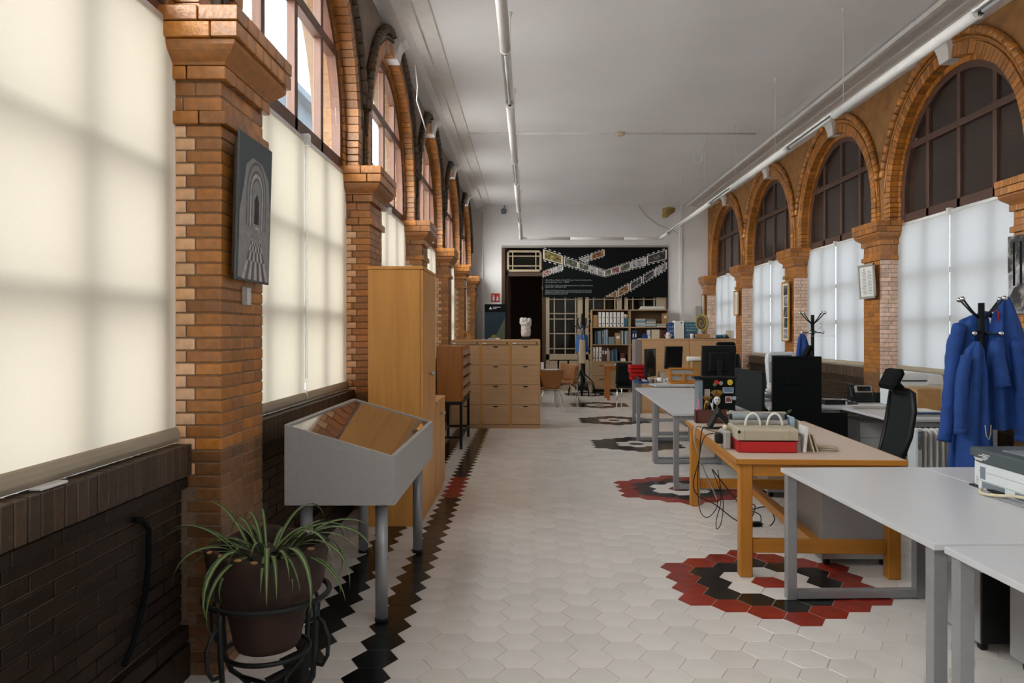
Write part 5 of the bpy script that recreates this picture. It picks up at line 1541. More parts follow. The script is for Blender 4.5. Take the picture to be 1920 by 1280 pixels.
# wooden pen box with its figures
PBX = (PX(1331,6.72), 6.66)
o = thing('pen_box', 'dark red wooden box of ornaments at the far end of the orange table', 'box', (*PBX, Z0), TR)
t = .008
b = MB(); b.box(-.14,.14,-.05,-.05+t,0,.11); b.box(-.14,.14,.05-t,.05,0,.11); b.box(-.14,-.14+t,-.05,.05,0,.11); b.box(.14-t,.14,-.05,.05,0,.11); b.box(-.14,.14,-.05,.05,0,t)
b.build('box_body', M['wine'], o); MB().cbox(-.13,.13,-.04,.04,.06,.095,.003).build('divider', M['wine'], o)
ZB_ = Z0+.096
o = thing('tower_souvenir', 'pink lattice tower souvenir standing in the dark red box', 'souvenir', (PBX[0]-.112, PBX[1], ZB_))
b = MB()
for sx in (-1, 1):
    for sy in (-1, 1): b.tube([(sx*.017,sy*.017,0),(sx*.009,sy*.009,.04),(sx*.004,sy*.004,.08),(0,0,.115)], [.004,.0035,.0025,.0015], 6)
b.box(-.014,.014,-.014,.014,.024,.03); b.box(-.008,.008,-.008,.008,.055,.06); b.build('tower', M['pinkp'], o)
def mask(name, label, x, y, z, s, face, crown):
    o = thing(name, label, 'ornament', (x, y, z))
    MB().cyl((0,0,-.0), (0,0,.06*s), .004*s, n=8).build('stick', M['gold'], o)
    b = MB().ball((0,0,.085*s), (.026*s,.014*s,.034*s), 0, 14, 10); b.build('face', face, o)
    e = MB()
    for sx in (-1, 1): e.ball((sx*.010*s,-.0125*s,.09*s), (.006*s,.004*s,.0045*s), 0, 8, 5)
    e.ball((0,-.012*s,.068*s), (.008*s,.004*s,.004*s), 0, 8, 5); stuff(e.build('eyes_and_mouth', M['slot'], o))
    c = MB()
    for i in range(9):
        a = -.9+1.8*i/8; c.tube([(.018*s*math.sin(a),0,.11*s),(.040*s*math.sin(a),-.004,.11*s+.045*s*math.cos(a)),(.055*s*math.sin(a*1.25),-.006,.11*s+.055*s*math.cos(a))], [.006*s,.007*s,.003*s], 6)
    stuff(c.build('plumes', crown, o))
mask('carnival_mask', 'white carnival mask with gilt plumes in the dark red box', PBX[0]+.045, PBX[1]-.01, ZB_, 1.15, M['whitep'], M['gold'])
mask('carnival_mask', 'small gilt carnival mask at the left of the white one', PBX[0]-.04, PBX[1]-.01, ZB_, .85, M['gold'], M['gold'])
for i, (dx, h, ln, mt, nm_) in enumerate(((.0,.10,.06,'ltblue','pale blue'),(.012,.075,-.3,'paper','white'),(-.07,.07,.1,'gold','gilt'))):
    ob = MB().cyl((0,0,0), (0,0,h), .0055, n=8); ob.lathe([(.0055,h),(.001,h+.012)], (0,0,0), 8); ob = ob.build('pen', M[mt]); ob.location = (PBX[0]+dx, PBX[1]-.025, ZB_); ob.rotation_euler = (0, ln, 0)
    tag(ob, f'{nm_} pen standing in the dark red box of ornaments', 'pen')
o = thing('phone_stand', 'black angular folding stand in front of the dark red box', 'stand', (PX(1346,6.25), 6.25, Z0))
b = MB().cbox(-.015,.015,-.05,.05,-.085,.085,.004); b.move(Matrix.Translation((-.03,0,.09)) @ Matrix.Rotation(math.radians(28),4,'Y')); b.build('front_arm', M['black'], o)
b = MB().cbox(-.022,.022,-.06,.06,-.10,.10,.006); b.move(Matrix.Translation((.055,0,.075)) @ Matrix.Rotation(math.radians(-50),4,'Y')); b.build('rear_arm', M['black'], o)
MB().cbox(-.11,.13,-.045,.045,0,.012,.004).build('base', M['black'], o)
ob = MB().cbox(-.022,.022,-.006,.006,0,.125,.002).build('upright_card', M['ltblue']); ob.location = (PX(1368,6.5), 6.5, Z0); ob.rotation_euler = (0,.18,.5)
tag(ob, 'pale blue card propped upright at the right of the dark red box', 'card')
ob = MB().cyl((0,0,0), (0,0,.13), .011, n=8); ob.lathe([(.011,.13),(.014,.15),(.008,.17)], (0,0,0), 8); ob = ob.build('paint_brush', M['dkgreen']); ob.location = (PX(1456,6.7), 6.7, Z0+.012); ob.rotation_euler = (0, 1.0, .2)
tag(ob, 'dark green handle lying slanted at the far edge of the orange table', 'brush')
# cables hanging off the table
def cable(label, pts, r=.0045, mt='black', plug=None):
    # smooth the polyline
    P = [Vector(p) for p in pts]; Q = []
    for i in range(len(P)-1):
        p0, p1, p2, p3 = P[max(i-1,0)], P[i], P[i+1], P[min(i+2,len(P)-1)]
        for t in [k/6 for k in range(6)]:
            Q.append(.5*((2*p1)+(p2-p0)*t+(2*p0-5*p1+4*p2-p3)*t*t+(-p0+3*p1-3*p2+p3)*t**3))
    Q.append(P[-1])
    return tag(MB().tube(Q, r, 6).build('cable', M[mt]), label, 'cable')
C = lambda x, y, Y: P3(x, y, Y)
cable('black cable looping from the phone stand over the table edge to the floor', [C(1352,800,6.2),C(1330,803,5.95),C(1316,806,5.85),C(1311,860,5.8),C(1300,905,5.8),C(1310,930,5.85),C(1340,945,5.9),C(1380,975,6.1),C(1404,980,6.15)])
cable('grey cable hanging in a long straight line below the table edge', [C(1345,810,6.0),C(1326,805,5.95),C(1305,800,5.85),C(1303,830,5.8),C(1320,880,5.8),C(1336,915,5.85),C(1344,936,5.9)], .006, 'frame_grey')
cable('thin black cable dropping in a deep loop to the left of the others', [C(1338,812,5.75),C(1319,822,5.7),C(1309,880,5.7),C(1311,950,5.75),C(1325,970,5.8),C(1342,955,5.85),C(1346,938,5.9)], .0035)
cable('black cable making a narrow hanging loop just above the floor', [C(1346,880,5.9),C(1352,935,5.9),C(1343,975,5.95),C(1344,991,5.95),C(1352,980,5.95),C(1356,940,5.95),C(1345,905,5.9),C(1335,880,5.85)], .0035)
cable('black cable crossing behind the near leg of the orange table', [C(1336,880,5.9),C(1355,905,5.95),C(1375,930,6.0),C(1398,955,6.1),C(1430,950,6.15),C(1460,952,6.2)], .0045)
cable('tangle of black cable lying on the floor beside the pedestal', [C(1408,975,6.1),C(1416,950,6.12),C(1408,945,6.14),C(1404,955,6.12),C(1425,965,6.1),C(1428,985,6.05),C(1440,988,6.05),C(1452,975,6.1),C(1448,960,6.15)], .0045)
o = thing('power_brick', 'black power adapter lying on the tiles under the orange table', 'power adapter', (PX(1413,6.05), 6.05, .0), .1)
MB().cbox(-.055,.055,-.025,.025,.001,.034,.005).build('brick_body', M['black'], o); MB().cyl((.055,0,.017),(.075,0,.017),.007,n=8).build('strain_relief', M['black'], o)

# ------------------------------------------------------------------ printer on the foreground desk
o = thing('printer', 'bulky white printer with a dark grey lid at the right edge of the view', 'printer', (2.25, 3.15, DZ+.001), 0)
L_ = .815
MB().cbox(0, .47, 0, L_-.10, 0, .135, .006).build('body', M['printer'], o)
b = MB().ext([(0.03,L_-.10),(.03,L_-.02),(.05,L_),(.45,L_),(.47,L_-.02),(.47,L_-.10)], lambda p, q, t: (p, q, t), .0, .135); b.build('end_cover', M['printer'], o, bevel=.008)
b = MB().cbox(-.012, .482, -.01, L_-.09, .137, .20, .006); b.build('lid', M['printer_d'], o)
b = MB().cbox(.012, .475, L_-.10, L_-.005, .15, .198, .008); b.build('lid_end', M['printer_d'], o)
MB().cbox(.06, .43, .05, L_-.2, .199, .206, .003).build('lid_panel', M['greyblue'], o)
MB().box(-.0025, .002, L_-.165, L_-.125, .055, .115).build('side_slot', M['greyblue'], o)
b = MB(); b.box(-.0025, .002, L_-.32, L_-.14, .012, .042); b.box(-.0025, .002, .12, L_-.40, .012, .042); b.box(-.0025,.002,.20,.28,.055,.115); stuff(b.build('vent', M['greyblue'], o))
b = MB()
for z in (.045, .09): b.box(-.0018, .001, .0, L_-.105, z, z+.0018)
stuff(b.build('seam', M['frame_grey'], o))
MB().box(.0275, .031, L_-.093, L_-.035, .012, .058).build('rating_label', M['paper'], o)
b = MB()
for i in range(5): b.box(.0268, .028, L_-.088+.004*(i%2), L_-.045+.004*(i%3), .018+i*.008, .021+i*.008)
stuff(b.build('rating_print', M['greybook'], o))
b = MB()
for i, (a, c_) in enumerate(((.16,.22),(.13,.21),(.16,.205),(.09,.19))): b.box(-.0135, -.0115, L_-c_, L_-a, .178-i*.008, .182-i*.008)
b.box(-.0135,-.0115,L_-.16,L_-.10,.146,.152)
stuff(b.build('lid_lettering', M['whitep'], o))
MB().cbox(-.004,.004,L_-.16,L_-.105,.1355,.1375).build('red_line', M['red'], o)
MB().cbox(.005,.465,.01,L_-.01,-.0005,.008).build('foot_strip', M['black'], o)
cable('thick cream cable running past the printer on the foreground desk', [(2.232,3.80,DZ+.012),(2.19,3.74,DZ+.008),(2.18,3.68,DZ+.010),(2.2,3.60,DZ+.02),(2.225,3.5,DZ+.035),(2.235,3.3,DZ+.045),(2.235,3.0,DZ+.03)], .008, 'paperb')
cable('thin grey cable curving over the foreground desk from the printer', [(2.235,3.74,DZ+.006),(2.20,3.70,DZ+.004),(2.195,3.62,DZ+.004),(2.205,3.45,DZ+.004),(2.22,3.1,DZ+.004)], .004, 'metal_grey')
o = thing('cable_plug', 'black cable plug lying against the side of the printer', 'plug', (2.228, 3.665, DZ+.002))
MB().cbox(-.008,.012,-.045,.05,.008,.026,.005).build('plug_body', M['black'], o); MB().cyl((0,.05,.017),(0,.08,.016),.005,n=8).build('lead', M['black'], o)

# ------------------------------------------------------------------ computer case with magnets, screens, panel
CY = 7.62
o = thing('computer_case', 'black metal case covered with magnets and stickers behind the dark red box', 'computer case', (0, 0, 0))
ca, cb = PX(1319,CY), PX(1379,CY)
cz0, cz1 = DZ+.001, PZ(711,CY)
MB().cbox(ca, cb, CY, CY+.22, cz0, cz1, .004).build('case', M['blackm'], o)
MB().cbox(ca-.045, ca-.002, CY+.01, CY+.2, cz0+.0, cz1-.01, .004).build('side_cover', M['greyblue'], o)
def pt(x, y): return (PX(x,CY), CY-.004, PZ(y,CY))
def disc(nm_, x, y, r, mt, par=o, t=.006):
    p = pt(x,y); return MB().cyl((p[0],CY-t,p[2]), (p[0],CY+.001,p[2]), r, n=18).build(nm_, M[mt], par)
disc('green_magnet', 1340, 720.5, .018, 'greenp', t=.005); disc('red_magnet', 1343, 716.5, .022, 'red', t=.012); disc('speckled_magnet', 1351.5, 718, .020, 'frame_grey')
sm = disc('yellow_badge', 1368.7, 716.5, .027, 'yellowp')
p = pt(1368.7,716.5); e = MB()
for sx in (-1,1): e.ball((p[0]+sx*.009,CY-.0065,p[2]+.007), (.003,.001,.005), 0, 8, 5)
e.tube([(p[0]+.015*math.cos(a),CY-.0065,p[2]+.015*math.sin(a)) for a in [PI*1.15+PI*.7*i/8 for i in range(9)]], .0018, 6); stuff(e.build('smile', M['slot'], sm))
def plate(nm_, x0_, y0_, x1_, y1_, mt, mat=None, t=.003):
    a, b_ = pt(x0_,y0_), pt(x1_,y1_); return MB().box(a[0], b_[0], CY-t, CY+.001, b_[2], a[2]).build(nm_, mat or M[mt], o)
s_ = plate('printed_sticker', 1355, 726, 1375.3, 737, 'ltblue')
a_, b_ = pt(1356.5,728), pt(1374,735); mb = MB()
for i in range(3): mb.box(a_[0]+.004*(i%2), b_[0]-.01*(i%2), CY-.0042, CY-.0028, a_[2]-.012*i-.007, a_[2]-.012*i)
stuff(mb.build('sticker_print', M['navy'], s_))
plate('paper_note', 1321, 729, 1331, 747, 'frame_grey'); plate('photo_magnet', 1360, 743, 1372.2, 755, 'paper')
a_, b_ = pt(1361,744), pt(1371.2,753); MB().box(a_[0], b_[0], CY-.0042, CY-.0028, b_[2], a_[2]).build('photo', PHOTO['r'], o)
disc('pale_magnet', 1376.5, 746, .02, 'ltblue', t=.005)
o = thing('keyboard', 'black keyboard lying across the top of the computer case', 'keyboard', (PX(1343,CY), CY+.1, cz1+.0005))
MB().cbox(-.215,.215,-.07,.07,0,.02,.005).build('base', M['black'], o)
kb = MB()
for i in range(14):
    for j in range(4): kb.box(-.2+.0285*i, -.2+.0285*i+.023, -.055+.028*j, -.055+.028*j+.022, .02, .026)
stuff(kb.build('keys', M['black'], o))
def monitor(name, label, x, y, z, w, h, zc, rz, tilt=0, base=True):
    o = thing(name, label, 'monitor', (x, y, z), rz)
    b = MB().cbox(-w/2, w/2, -.02, .02, -h/2, h/2, .006); b.cbox(-w*.3, w*.3, .018, .05, -h*.3, h*.3, .012); b.cbox(-.05, .05, .05, .062, -.05, .05, .004)
    Mt = Matrix.Translation((0,0,zc)) @ Matrix.Rotation(tilt,4,'X'); b.move(Mt); b.build('housing', M['black'], o)
    b = MB().box(-w/2+.012, w/2-.012, -.0215, -.019, -h/2+.015, h/2-.012); b.move(Mt); b.build('screen', M['screen'], o)
    MB().cbox(-.03, .03, .055, .085, .01, zc+.02, .005).build('stand_column', M['black'], o)
    MB().cbox(-.13, .13, -.05, .15, 0, .014, .006).build('base', M['black'], o)
    return o
monitor('monitor', 'large black monitor seen from behind, above the computer case', PX(1347,9.6), 9.6, DZ+.001, .43, .40, 1.155-DZ, PI+.06, -.10)
monitor('monitor', 'narrow-looking black monitor turned sideways by the red trays', PX(1219,12.2), 12.2, DZ+.001, .40, .44, 1.035-DZ, 1.02)
monitor('monitor', 'black monitor behind the wooden book stand', PX(1263,12.45), 12.45, DZ+.001, .34, .36, 1.11-DZ, .5, .08)
# fabric screen, tall black panel
o = thing('desk_screen', 'low dark grey fabric screen standing end-on behind the magnet-covered case', 'screen', (0,0,0))
MB().cbox(2.445, 2.478, 8.10, 9.18, .06, 1.10, .006).build('fabric_panel', M['charcoal'], o)
for y in (8.25, 9.05): MB().cbox(2.36, 2.49, y-.02, y+.02, 0, .06, .006).build('foot', M['black'], o)
o = thing('privacy_screen', 'tall plain black panel standing in front of the return desk', 'panel', (0,0,0))
YQ = 7.86
MB().cbox(PX(1448.5,YQ), PX(1541,YQ), YQ, YQ+.035, .05, PZ(668,YQ), .006).build('panel', M['blackm'], o)
MB().cbox(PX(1472,YQ), PX(1500,YQ), YQ-.008, YQ+.001, PZ(722,YQ), PZ(694,YQ), .004).build('bracket', M['blackm'], o)
MB().cbox(PX(1541,YQ), 3.255, YQ+.005, YQ+.025, .05, .70, .004).build('lower_panel', M['blackm'], o)
for x in (2.55, 2.9): MB().cbox(x-.02, x+.02, YQ-.10, YQ+.13, 0, .05, .006).build('foot', M['black'], o)
o = thing('low_cabinet', 'low black cabinet between the fabric screen and the tall black panel', 'cabinet', (0,0,0))
MB().cbox(2.52, 2.83, 9.02, 9.4, 0, .62, .004).build('carcass', M['blackm'], o); MB().cbox(2.525, 2.825, 9.0, 9.02, .03, .6, .003).build('door', M['black'], o); MB().cyl((2.6,8.985,.4),(2.6,9.0,.4),.01,n=10).build('knob', M['steel'], o)
tag(MB().cbox(PX(1426,9.04), PX(1446,9.04), 9.04, 9.3, .6205, .735, .004).build('white_carton', M['paper']), 'white carton on the low black cabinet', 'carton')
desk('white desk in the right-hand row, seen in a gap beside the tall black panel', 2.52, 9.82, 0, .72, .84, panel=False)
o = thing('air_purifier', 'white curved upright appliance beside the tall black panel', 'appliance', (PX(1442,9.95)+.16, 9.95, DZ+.001))
b = MB().ext([(-.17,.0),(-.155,.12),(-.175,.3),(-.185,.42),(-.17,.5),(-.13,.525),(.16,.525),(.18,.45),(.16,0)], lambda p, q, t: (p, t, q), 0, .12); b.build('shell', M['printer'], o, bevel=.012)
MB().box(-.13,.13,-.003,.001,.47,.482).build('slot', M['slot'], o); MB().cbox(-.16,.15,-.004,.001,.13,.40,.01).build('front_panel', M['metal_lt'], o)
o = thing('mug', 'white mug with a blue handle in front of the curved white appliance', 'mug', (PX(1444,9.8), 9.8, DZ+.001))
MB().lathe([(0,0),(.04,0),(.042,.1),(.037,.1),(.035,.01),(0,.01)], (0,0,0), 18).build('cup', M['whitep'], o)
MB().tube([(-.04,0,.02),(-.065,0,.03),(-.068,0,.065),(-.041,0,.08)], .007, 8).build('handle', M['blue'], o)

# ------------------------------------------------------------------ things on the far desk
for i in range(4):
    tray('red_tray', f'red plastic tray, {OR[i]} from the bottom of the stack on the far desk', M['red'], PX(1197.5,12.55)+(-.012 if i > 1 else .008), 12.5, DZ+.001+i*.062, .24, .28, .058, .05, 'stack of red trays')
o = thing('book_stand', 'orange wooden book stand facing away on the far desk', 'book stand', (PX(1281,11.75), 11.75, DZ+.001), .04)
MB().cbox(-.225,.225,-.14,.06,0,.02,.004).build('base', M['oak_x'], o)
Mt = Matrix.Translation((0,-.02,.02)) @ Matrix.Rotation(math.radians(-14),4,'X')
for nm_, q in (('frame_rail',(-.205,.205,0,.016,.195,.225)),('frame_rail',(-.205,.205,0,.016,0,.03)),('frame_rail',(-.175,.175,0,.016,.10,.13)),('frame_stile',(-.215,-.175,0,.016,0,.225)),('frame_stile',(.175,.215,0,.016,0,.225))):
    b = MB().cbox(*q, .003); b.move(Mt); b.build(nm_, M['oak_x' if nm_ == 'frame_rail' else 'oak_y'], o)
b = MB().cbox(-.024,.024,-.03,-.012,0,.12,.003); b.move(Mt); b.build('prop', M['oak_y'], o)
b = MB().box(-.19,.19,.02,.024,.02,.21); b.move(Mt); b.build('resting_book', M['metal_lt'], o)
o = thing('white_cup', 'white cylindrical cup left of the wooden book stand', 'cup', (PX(1237.5,11.95), 11.95, DZ+.001))
MB().lathe([(0,0),(.043,0),(.046,.075),(.041,.075),(.039,.008),(0,.008)], (0,0,0), 18).build('cup_body', M['whitep'], o)
o = thing('card_box', 'small white printed box between the cup and the wooden book stand', 'box', (PX(1248.5,11.85), 11.85, DZ+.001))
MB().cbox(-.035,.035,-.02,.03,0,.055,.003).build('carton', M['paper'], o); MB().cyl((-.008,-.0212,.028),(-.008,-.0195,.028),.012,n=10).build('printed_dot', M['wine'], o)
o = thing('pen_holder', 'white wire pen holder behind the white cup', 'pen holder', (PX(1242.5,12.2), 12.2, DZ+.001))
MB().cbox(-.035,.035,-.035,.035,0,.004).build('base', M['whitep'], o)
mb = MB()
for i in range(6):
    a = -.035+.014*i
    for q in ((a,-.035),(a,.035),(-.035,a),(.035,a)): mb.cyl((q[0],q[1],0),(q[0],q[1],.13), .0025, n=6)
for z in (.04,.08,.13):
    mb.tube([(-.035,-.035,z),(.035,-.035,z),(.035,.035,z),(-.035,.035,z)], .0025, 6, closed=True)
stuff(mb.build('wire_cage', M['whitep'], o))
tag(MB().lathe([(0,0),(.02,0),(.02,.12),(.015,.14),(.015,.15),(0,.15)], (PX(1236,12.3),12.3,DZ+.001), 12).build('brown_bottle', M['cream']), 'slim beige bottle behind the white cup', 'bottle')
o = thing('desk_phone', 'dark blue desk phone at the aisle edge of the far desk', 'telephone', (PX(1203,11.85), 11.85, DZ+.001), .3)
b = MB().ext([(-.09,0),(-.09,.02),(.09,.055),(.09,0)], lambda p, q, t: (t, p, q), -.09, .09); b.build('base', M['navy'], o)
b = MB().tube([(-.06,-.08,.055),(-.06,-.05,.065),(-.06,.05,.085),(-.06,.08,.08)], [.02,.014,.014,.02], 10); b.build('handset', M['black'], o)
mb = MB()
for i in range(3):
    for j in range(4): mb.box(.0+.025*i, .018+.025*i, -.06+.025*j, -.043+.025*j, .024+.006*j, .034+.006*j)
stuff(mb.build('keys', M['paper'], o))
tag(MB().cbox(PX(1191,12.25), PX(1196,12.25), 12.1, 12.19, DZ+.001, DZ+.03).build('paper_pad', M['paper']), 'small white pad behind the dark blue desk phone', 'pad')
for i, (x, y, m_, h, w_) in enumerate(((1219,12.0,'greybook',.05,.028),(1224.5,11.8,'wine',.07,.018),(1229,11.9,'card',.035,.03))):
    o = thing('small_bottle', ['grey glass jar','dark red bottle','brown tub'][i]+' on the far desk below the sideways monitor', 'bottle', (PX(x,y), y, DZ+.001))
    MB().lathe([(0,0),(w_,0),(w_,h*.7),(w_*.5,h*.85),(w_*.5,h),(0,h)], (0,0,0), 12).build('body', M[m_], o); MB().lathe([(w_*.6,h),(w_*.6,h+.012),(0,h+.012)], (0,0,0), 12).build('cap', M['frame_grey'], o)
tag(MB().cbox(PX(1297,12.9), PX(1319,12.9), 12.85, 13.05, DZ+.001, 1.03, .004).build('cardboard_box', M['card']), 'brown cardboard box on the far desk carrying a paper roll', 'box')
tag(MB().cyl((PX(1288,12.95),12.95,1.072), (PX(1325,12.95),12.95,1.067), .040, n=18).build('paper_roll', M['paper']), 'thick white paper roll lying on the cardboard box', 'paper roll')
o = thing('desk_lamp', 'white arched desk lamp behind the wooden book stand', 'lamp', (PX(1305,12.3), 12.3, DZ+.001))
MB().lathe([(.05,0),(.05,.012),(.0,.02)], (0,0,0), 16).build('base', M['whitep'], o)
MB().tube([(0,0,.015),(0,0,.15),(-.012,0,.185),(-.04,0,.2),(-.075,0,.195),(-.09,0,.17)], .009, 8).build('arched_arm', M['whitep'], o)
MB().lathe([(.022,0),(.03,-.03),(.0,-.031)], (-.09,0,.175), 12).build('shade', M['whitep'], o)
o = thing('desk_calendar', 'small white desk calendar between the book stand and the large monitor', 'calendar', (PX(1319.5,11.68), 11.68, DZ+.001))
b = MB().ext([(-.05,0),(.05,0),(0,.10)], lambda p, q, t: (t, p, q), -.07, .07); b.build('easel', M['paper'], o)
b = MB()
for i in range(3): b.box(-.045, .045, -.0015, .0015, .02+.018*i, .03+.018*i)
b.move(Matrix.Translation((0,-.048,0)) @ Matrix.Rotation(math.radians(-26),4,'X')); stuff(b.build('printed_days', M['greybook'], o))
tag(MB().cbox(PX(1331,11.75), PX(1349,11.75), 11.6, 11.85, DZ+.001, DZ+.02).build('loose_papers', M['paper']), 'loose white papers beside the small desk calendar', 'papers')

# ------------------------------------------------------------------ wall desk along the right: plotter, phone, notebooks
o = thing('plotter', 'white wide-format printer on the wall desk under the right-hand blinds', 'printer', (3.83, 8.0, DZ+.001))
b = MB().ext([(0,0),(0,.30),(.06,.36),(.16,.372),(.45,.34),(.49,.31),(.49,0)], lambda p, q, t: (p, t, q), 0, .42); b.build('shell', M['printer'], o, bevel=.015)
MB().cbox(.03,.46,-.005,.001,.02,.23,.003).build('front_panel', M['paperb'], o)
MB().box(.04,.30,-.004,.0012,.27,.282).build('paper_slot', M['slot'], o)
b = MB().ext([(.30,.24),(.33,.30),(.37,.325),(.44,.325),(.47,.30),(.47,.24)], lambda p, q, t: (p, t, q), -.008, .001); b.build('ink_cover', M['whitep'], o)
tag(MB().cbox(PX(1720,7.66), PX(1765,7.66), 7.66, 7.86, DZ+.001, PZ(729,7.66), .003).build('cardboard_box', M['card']), 'plain brown cardboard box in front of the white wide-format printer', 'box')
for i, (x0_, x1_, z0_, z1_, m_, y_) in enumerate(((1716,1776,0,.014,'frame_grey',7.15),(1712,1772,.0145,.030,'navy',7.17),(1716,1765,.0305,.042,'paper',7.2))):
    ob = MB().cbox(PX(x0_,y_), PX(x1_,y_), y_, y_+.3, DZ+.001+z0_, DZ+.001+z1_, .003).build('notebook', M[m_])
    tag(ob, ['grey notebook at the bottom','dark blue notebook in the middle','white notepad on top'][i]+' of the pile on the wall desk', 'notebook', 'notebooks on the wall desk')
YPH = 8.55
o = thing('office_phone', 'black office phone with a grey display on the wall desk', 'telephone', (PX(1622,YPH), YPH, DZ+.009))
Mt = Matrix.Rotation(math.radians(-25),4,'X')
b = MB().cbox(-.095,.095,-.012,.02,0,.11,.006); b.move(Mt); b.build('keypad_body', M['black'], o)
b = MB().cbox(-.09,.10,-.012,.012,.11,.19,.004); b.move(Mt); b.build('display_bezel', M['frame_grey'], o)
b = MB().box(-.065,.085,-.0135,-.011,.122,.178); b.move(Mt); b.build('display', M['screen'], o)
mb = MB()
for i in range(5):
    for j in range(3): mb.box(-.08+.034*i, -.056+.034*i, -.016, -.011, .02+.028*j, .038+.028*j)
mb.move(Mt); stuff(mb.build('keys', M['charcoal'], o))
MB().cbox(-.10,.10,-.02,.12,0,.014,.004).build('base', M['black'], o)
b = MB().tube([(-.13,.0,.03),(-.13,.02,.06),(-.13,.06,.14),(-.13,.075,.16)], [.026,.017,.017,.026], 10); b.build('handset', M['black'], o)
tag(MB().cbox(PX(1595,8.75), PX(1606,8.75), 8.75, 8.86, DZ+.001, DZ+.19, .008).build('speaker', M['black']), 'slim black loudspeaker left of the office phone', 'speaker')
o = thing('pen_cup', 'black pen cup right of the office phone', 'pen cup', (PX(1647,8.6), 8.6, DZ+.001))
MB().cbox(-.045,.045,-.04,.04,0,.11,.004).build('cup', M['black'], o); mb = MB()
for dx, dy, l_ in ((-.02,0,.05),(.0,.01,.06),(.02,-.01,.04)): mb.cyl((dx,dy,.108),(dx*1.3,dy,.11+l_), .005, n=6)
stuff(mb.build('pens', M['card'], o))
tag(MB().lathe([(0,0),(.055,0),(.06,.012),(.04,.02),(0,.02)], (PX(1599,8.3),8.3,DZ+.001), 18).build('round_charger', M['black']), 'round black charger in front of the slim loudspeaker', 'charger')
o = thing('grey_keyboard', 'flat grey keyboard with cables on it on the wall desk', 'keyboard', (PX(1632,7.95), 7.9, DZ+.001), -.12)
MB().cbox(-.2,.2,-.07,.07,0,.016,.004).build('base', M['frame_grey'], o)
mb = MB()
for i in range(14):
    for j in range(4): mb.box(-.19+.027*i, -.168+.027*i, -.058+.029*j, -.036+.029*j, .016, .021)
stuff(mb.build('keys', M['metal_lt'], o))
cable('white cable coiled loosely on the grey keyboard', [(PX(1590,8.1),8.12,DZ+.01),(PX(1605,8.0),8.02,DZ+.024),(PX(1622,7.95),7.96,DZ+.03),(PX(1640,7.95),7.9,DZ+.03),(PX(1650,7.98),8.02,DZ+.03),(PX(1635,8.05),8.06,DZ+.02)], .004, 'whitep')
o = thing('laptop_box', 'flat black router box on the return desk', 'router', (PX(1559,8.4), 8.36, DZ+.001))
MB().cbox(-.11,.11,-.07,.07,0,.05,.005).build('case', M['black'], o); MB().cbox(-.1,.03,-.05,.05,.051,.058,.003).build('slip', M['frame_grey'], o)
cable('short black cable beside the flat router box', [(PX(1580,8.5),8.5,DZ+.006),(PX(1585,8.55),8.55,DZ+.03),(PX(1592,8.5),8.5,DZ+.008),(PX(1599,8.6),8.6,DZ+.008)], .008)

# ------------------------------------------------------------------ swivel chairs
def mesh_chair(label, x, y, rz, H=1.2, seat=.47, arms=True):
    """faces local +y"""
    o = thing('office_chair', label, 'chair', (x, y, 0), rz)
    back = lambda z: -.22-.10*max(0,(z-.5))/.6-.03*math.sin(PI*min(1,max(0,(z-.5)/.6)))
    zt_ = H-.20
    fr = MB()
    P = [(-.20,back(.52),.52),(-.23,back(.7),.70),(-.23,back(.9),.9),(-.20,back(zt_),zt_),(-.1,back(zt_)-.005,zt_+.02),(.1,back(zt_)-.005,zt_+.02),(.20,back(zt_),zt_),(.23,back(.9),.9),(.23,back(.7),.7),(.20,back(.52),.52)]
    fr.tube(P, .022, 8, closed=True); fr.build('back_frame', M['black'], o)
    MB().grid(lambda a, b: ((a-.5)*2*(.20+.025*math.sin(PI*b)), back(.52+(zt_-.52)*b)+.012*math.cos((a-.5)*PI), .52+(zt_-.52)*b), 8, 10).build('back_mesh', M['charcoal'], o, solid=.006)
    MB().cbox(-.14,.14,-.03,.03,-.09,.09,.028).move(Matrix.Translation((0,back(zt_)+.085,H-.09)) @ Matrix.Rotation(.45,4,'X')).build('headrest', M['blackm'], o)
    MB().cbox(-.03,.03,-.02,.02,-.10,.10,.008).move(Matrix.Translation((0,back(zt_)+.03,zt_+.06)) @ Matrix.Rotation(-.75,4,'X')).build('headrest_stem', M['black'], o)
    MB().cbox(-.24,.24,-.22,.26,seat-.05,seat+.035,.035).build('seat', M['charcoal'], o)
    MB().tube([(0,-.1,seat-.04),(0,-.24,seat-.02),(0,back(.6)-.03,.6),(0,back(.75)-.02,.75)], .022, 8).build('back_support', M['black'], o)
    for sx in ((-1, 1) if arms else ()):
        a = MB().tube([(sx*.25,-.05,seat-.03),(sx*.29,-.05,seat+.02),(sx*.29,-.05,.66)], .018, 8).build('armrest_post', M['black'], o)
        MB().cbox(sx*.29-.04, sx*.29+.04, -.15, .12, .66, .69, .012).build('armrest', M['black'], o)
    MB().cyl((0,0,.09), (0,0,seat-.05), .028, n=12).build('gas_column', M['black'], o)
    for i in range(5):
        a = i*2*PI/5+.3
        MB().tube([(0,0,.10),(.15*math.cos(a),.15*math.sin(a),.09),(.29*math.cos(a),.29*math.sin(a),.065)], [.025,.02,.014], 8).build('base_arm', M['black'], o)
        MB().cyl((.29*math.cos(a)-.022*math.sin(a),.29*math.sin(a)+.022*math.cos(a),.028), (.29*math.cos(a)+.022*math.sin(a),.29*math.sin(a)-.022*math.cos(a),.028), .028, n=12).build('castor', M['black'], o)
    return o
mesh_chair('black mesh office chair with a headrest between the orange table and the wall desk', 2.70, 6.25, math.radians(88), 1.235, arms=False)
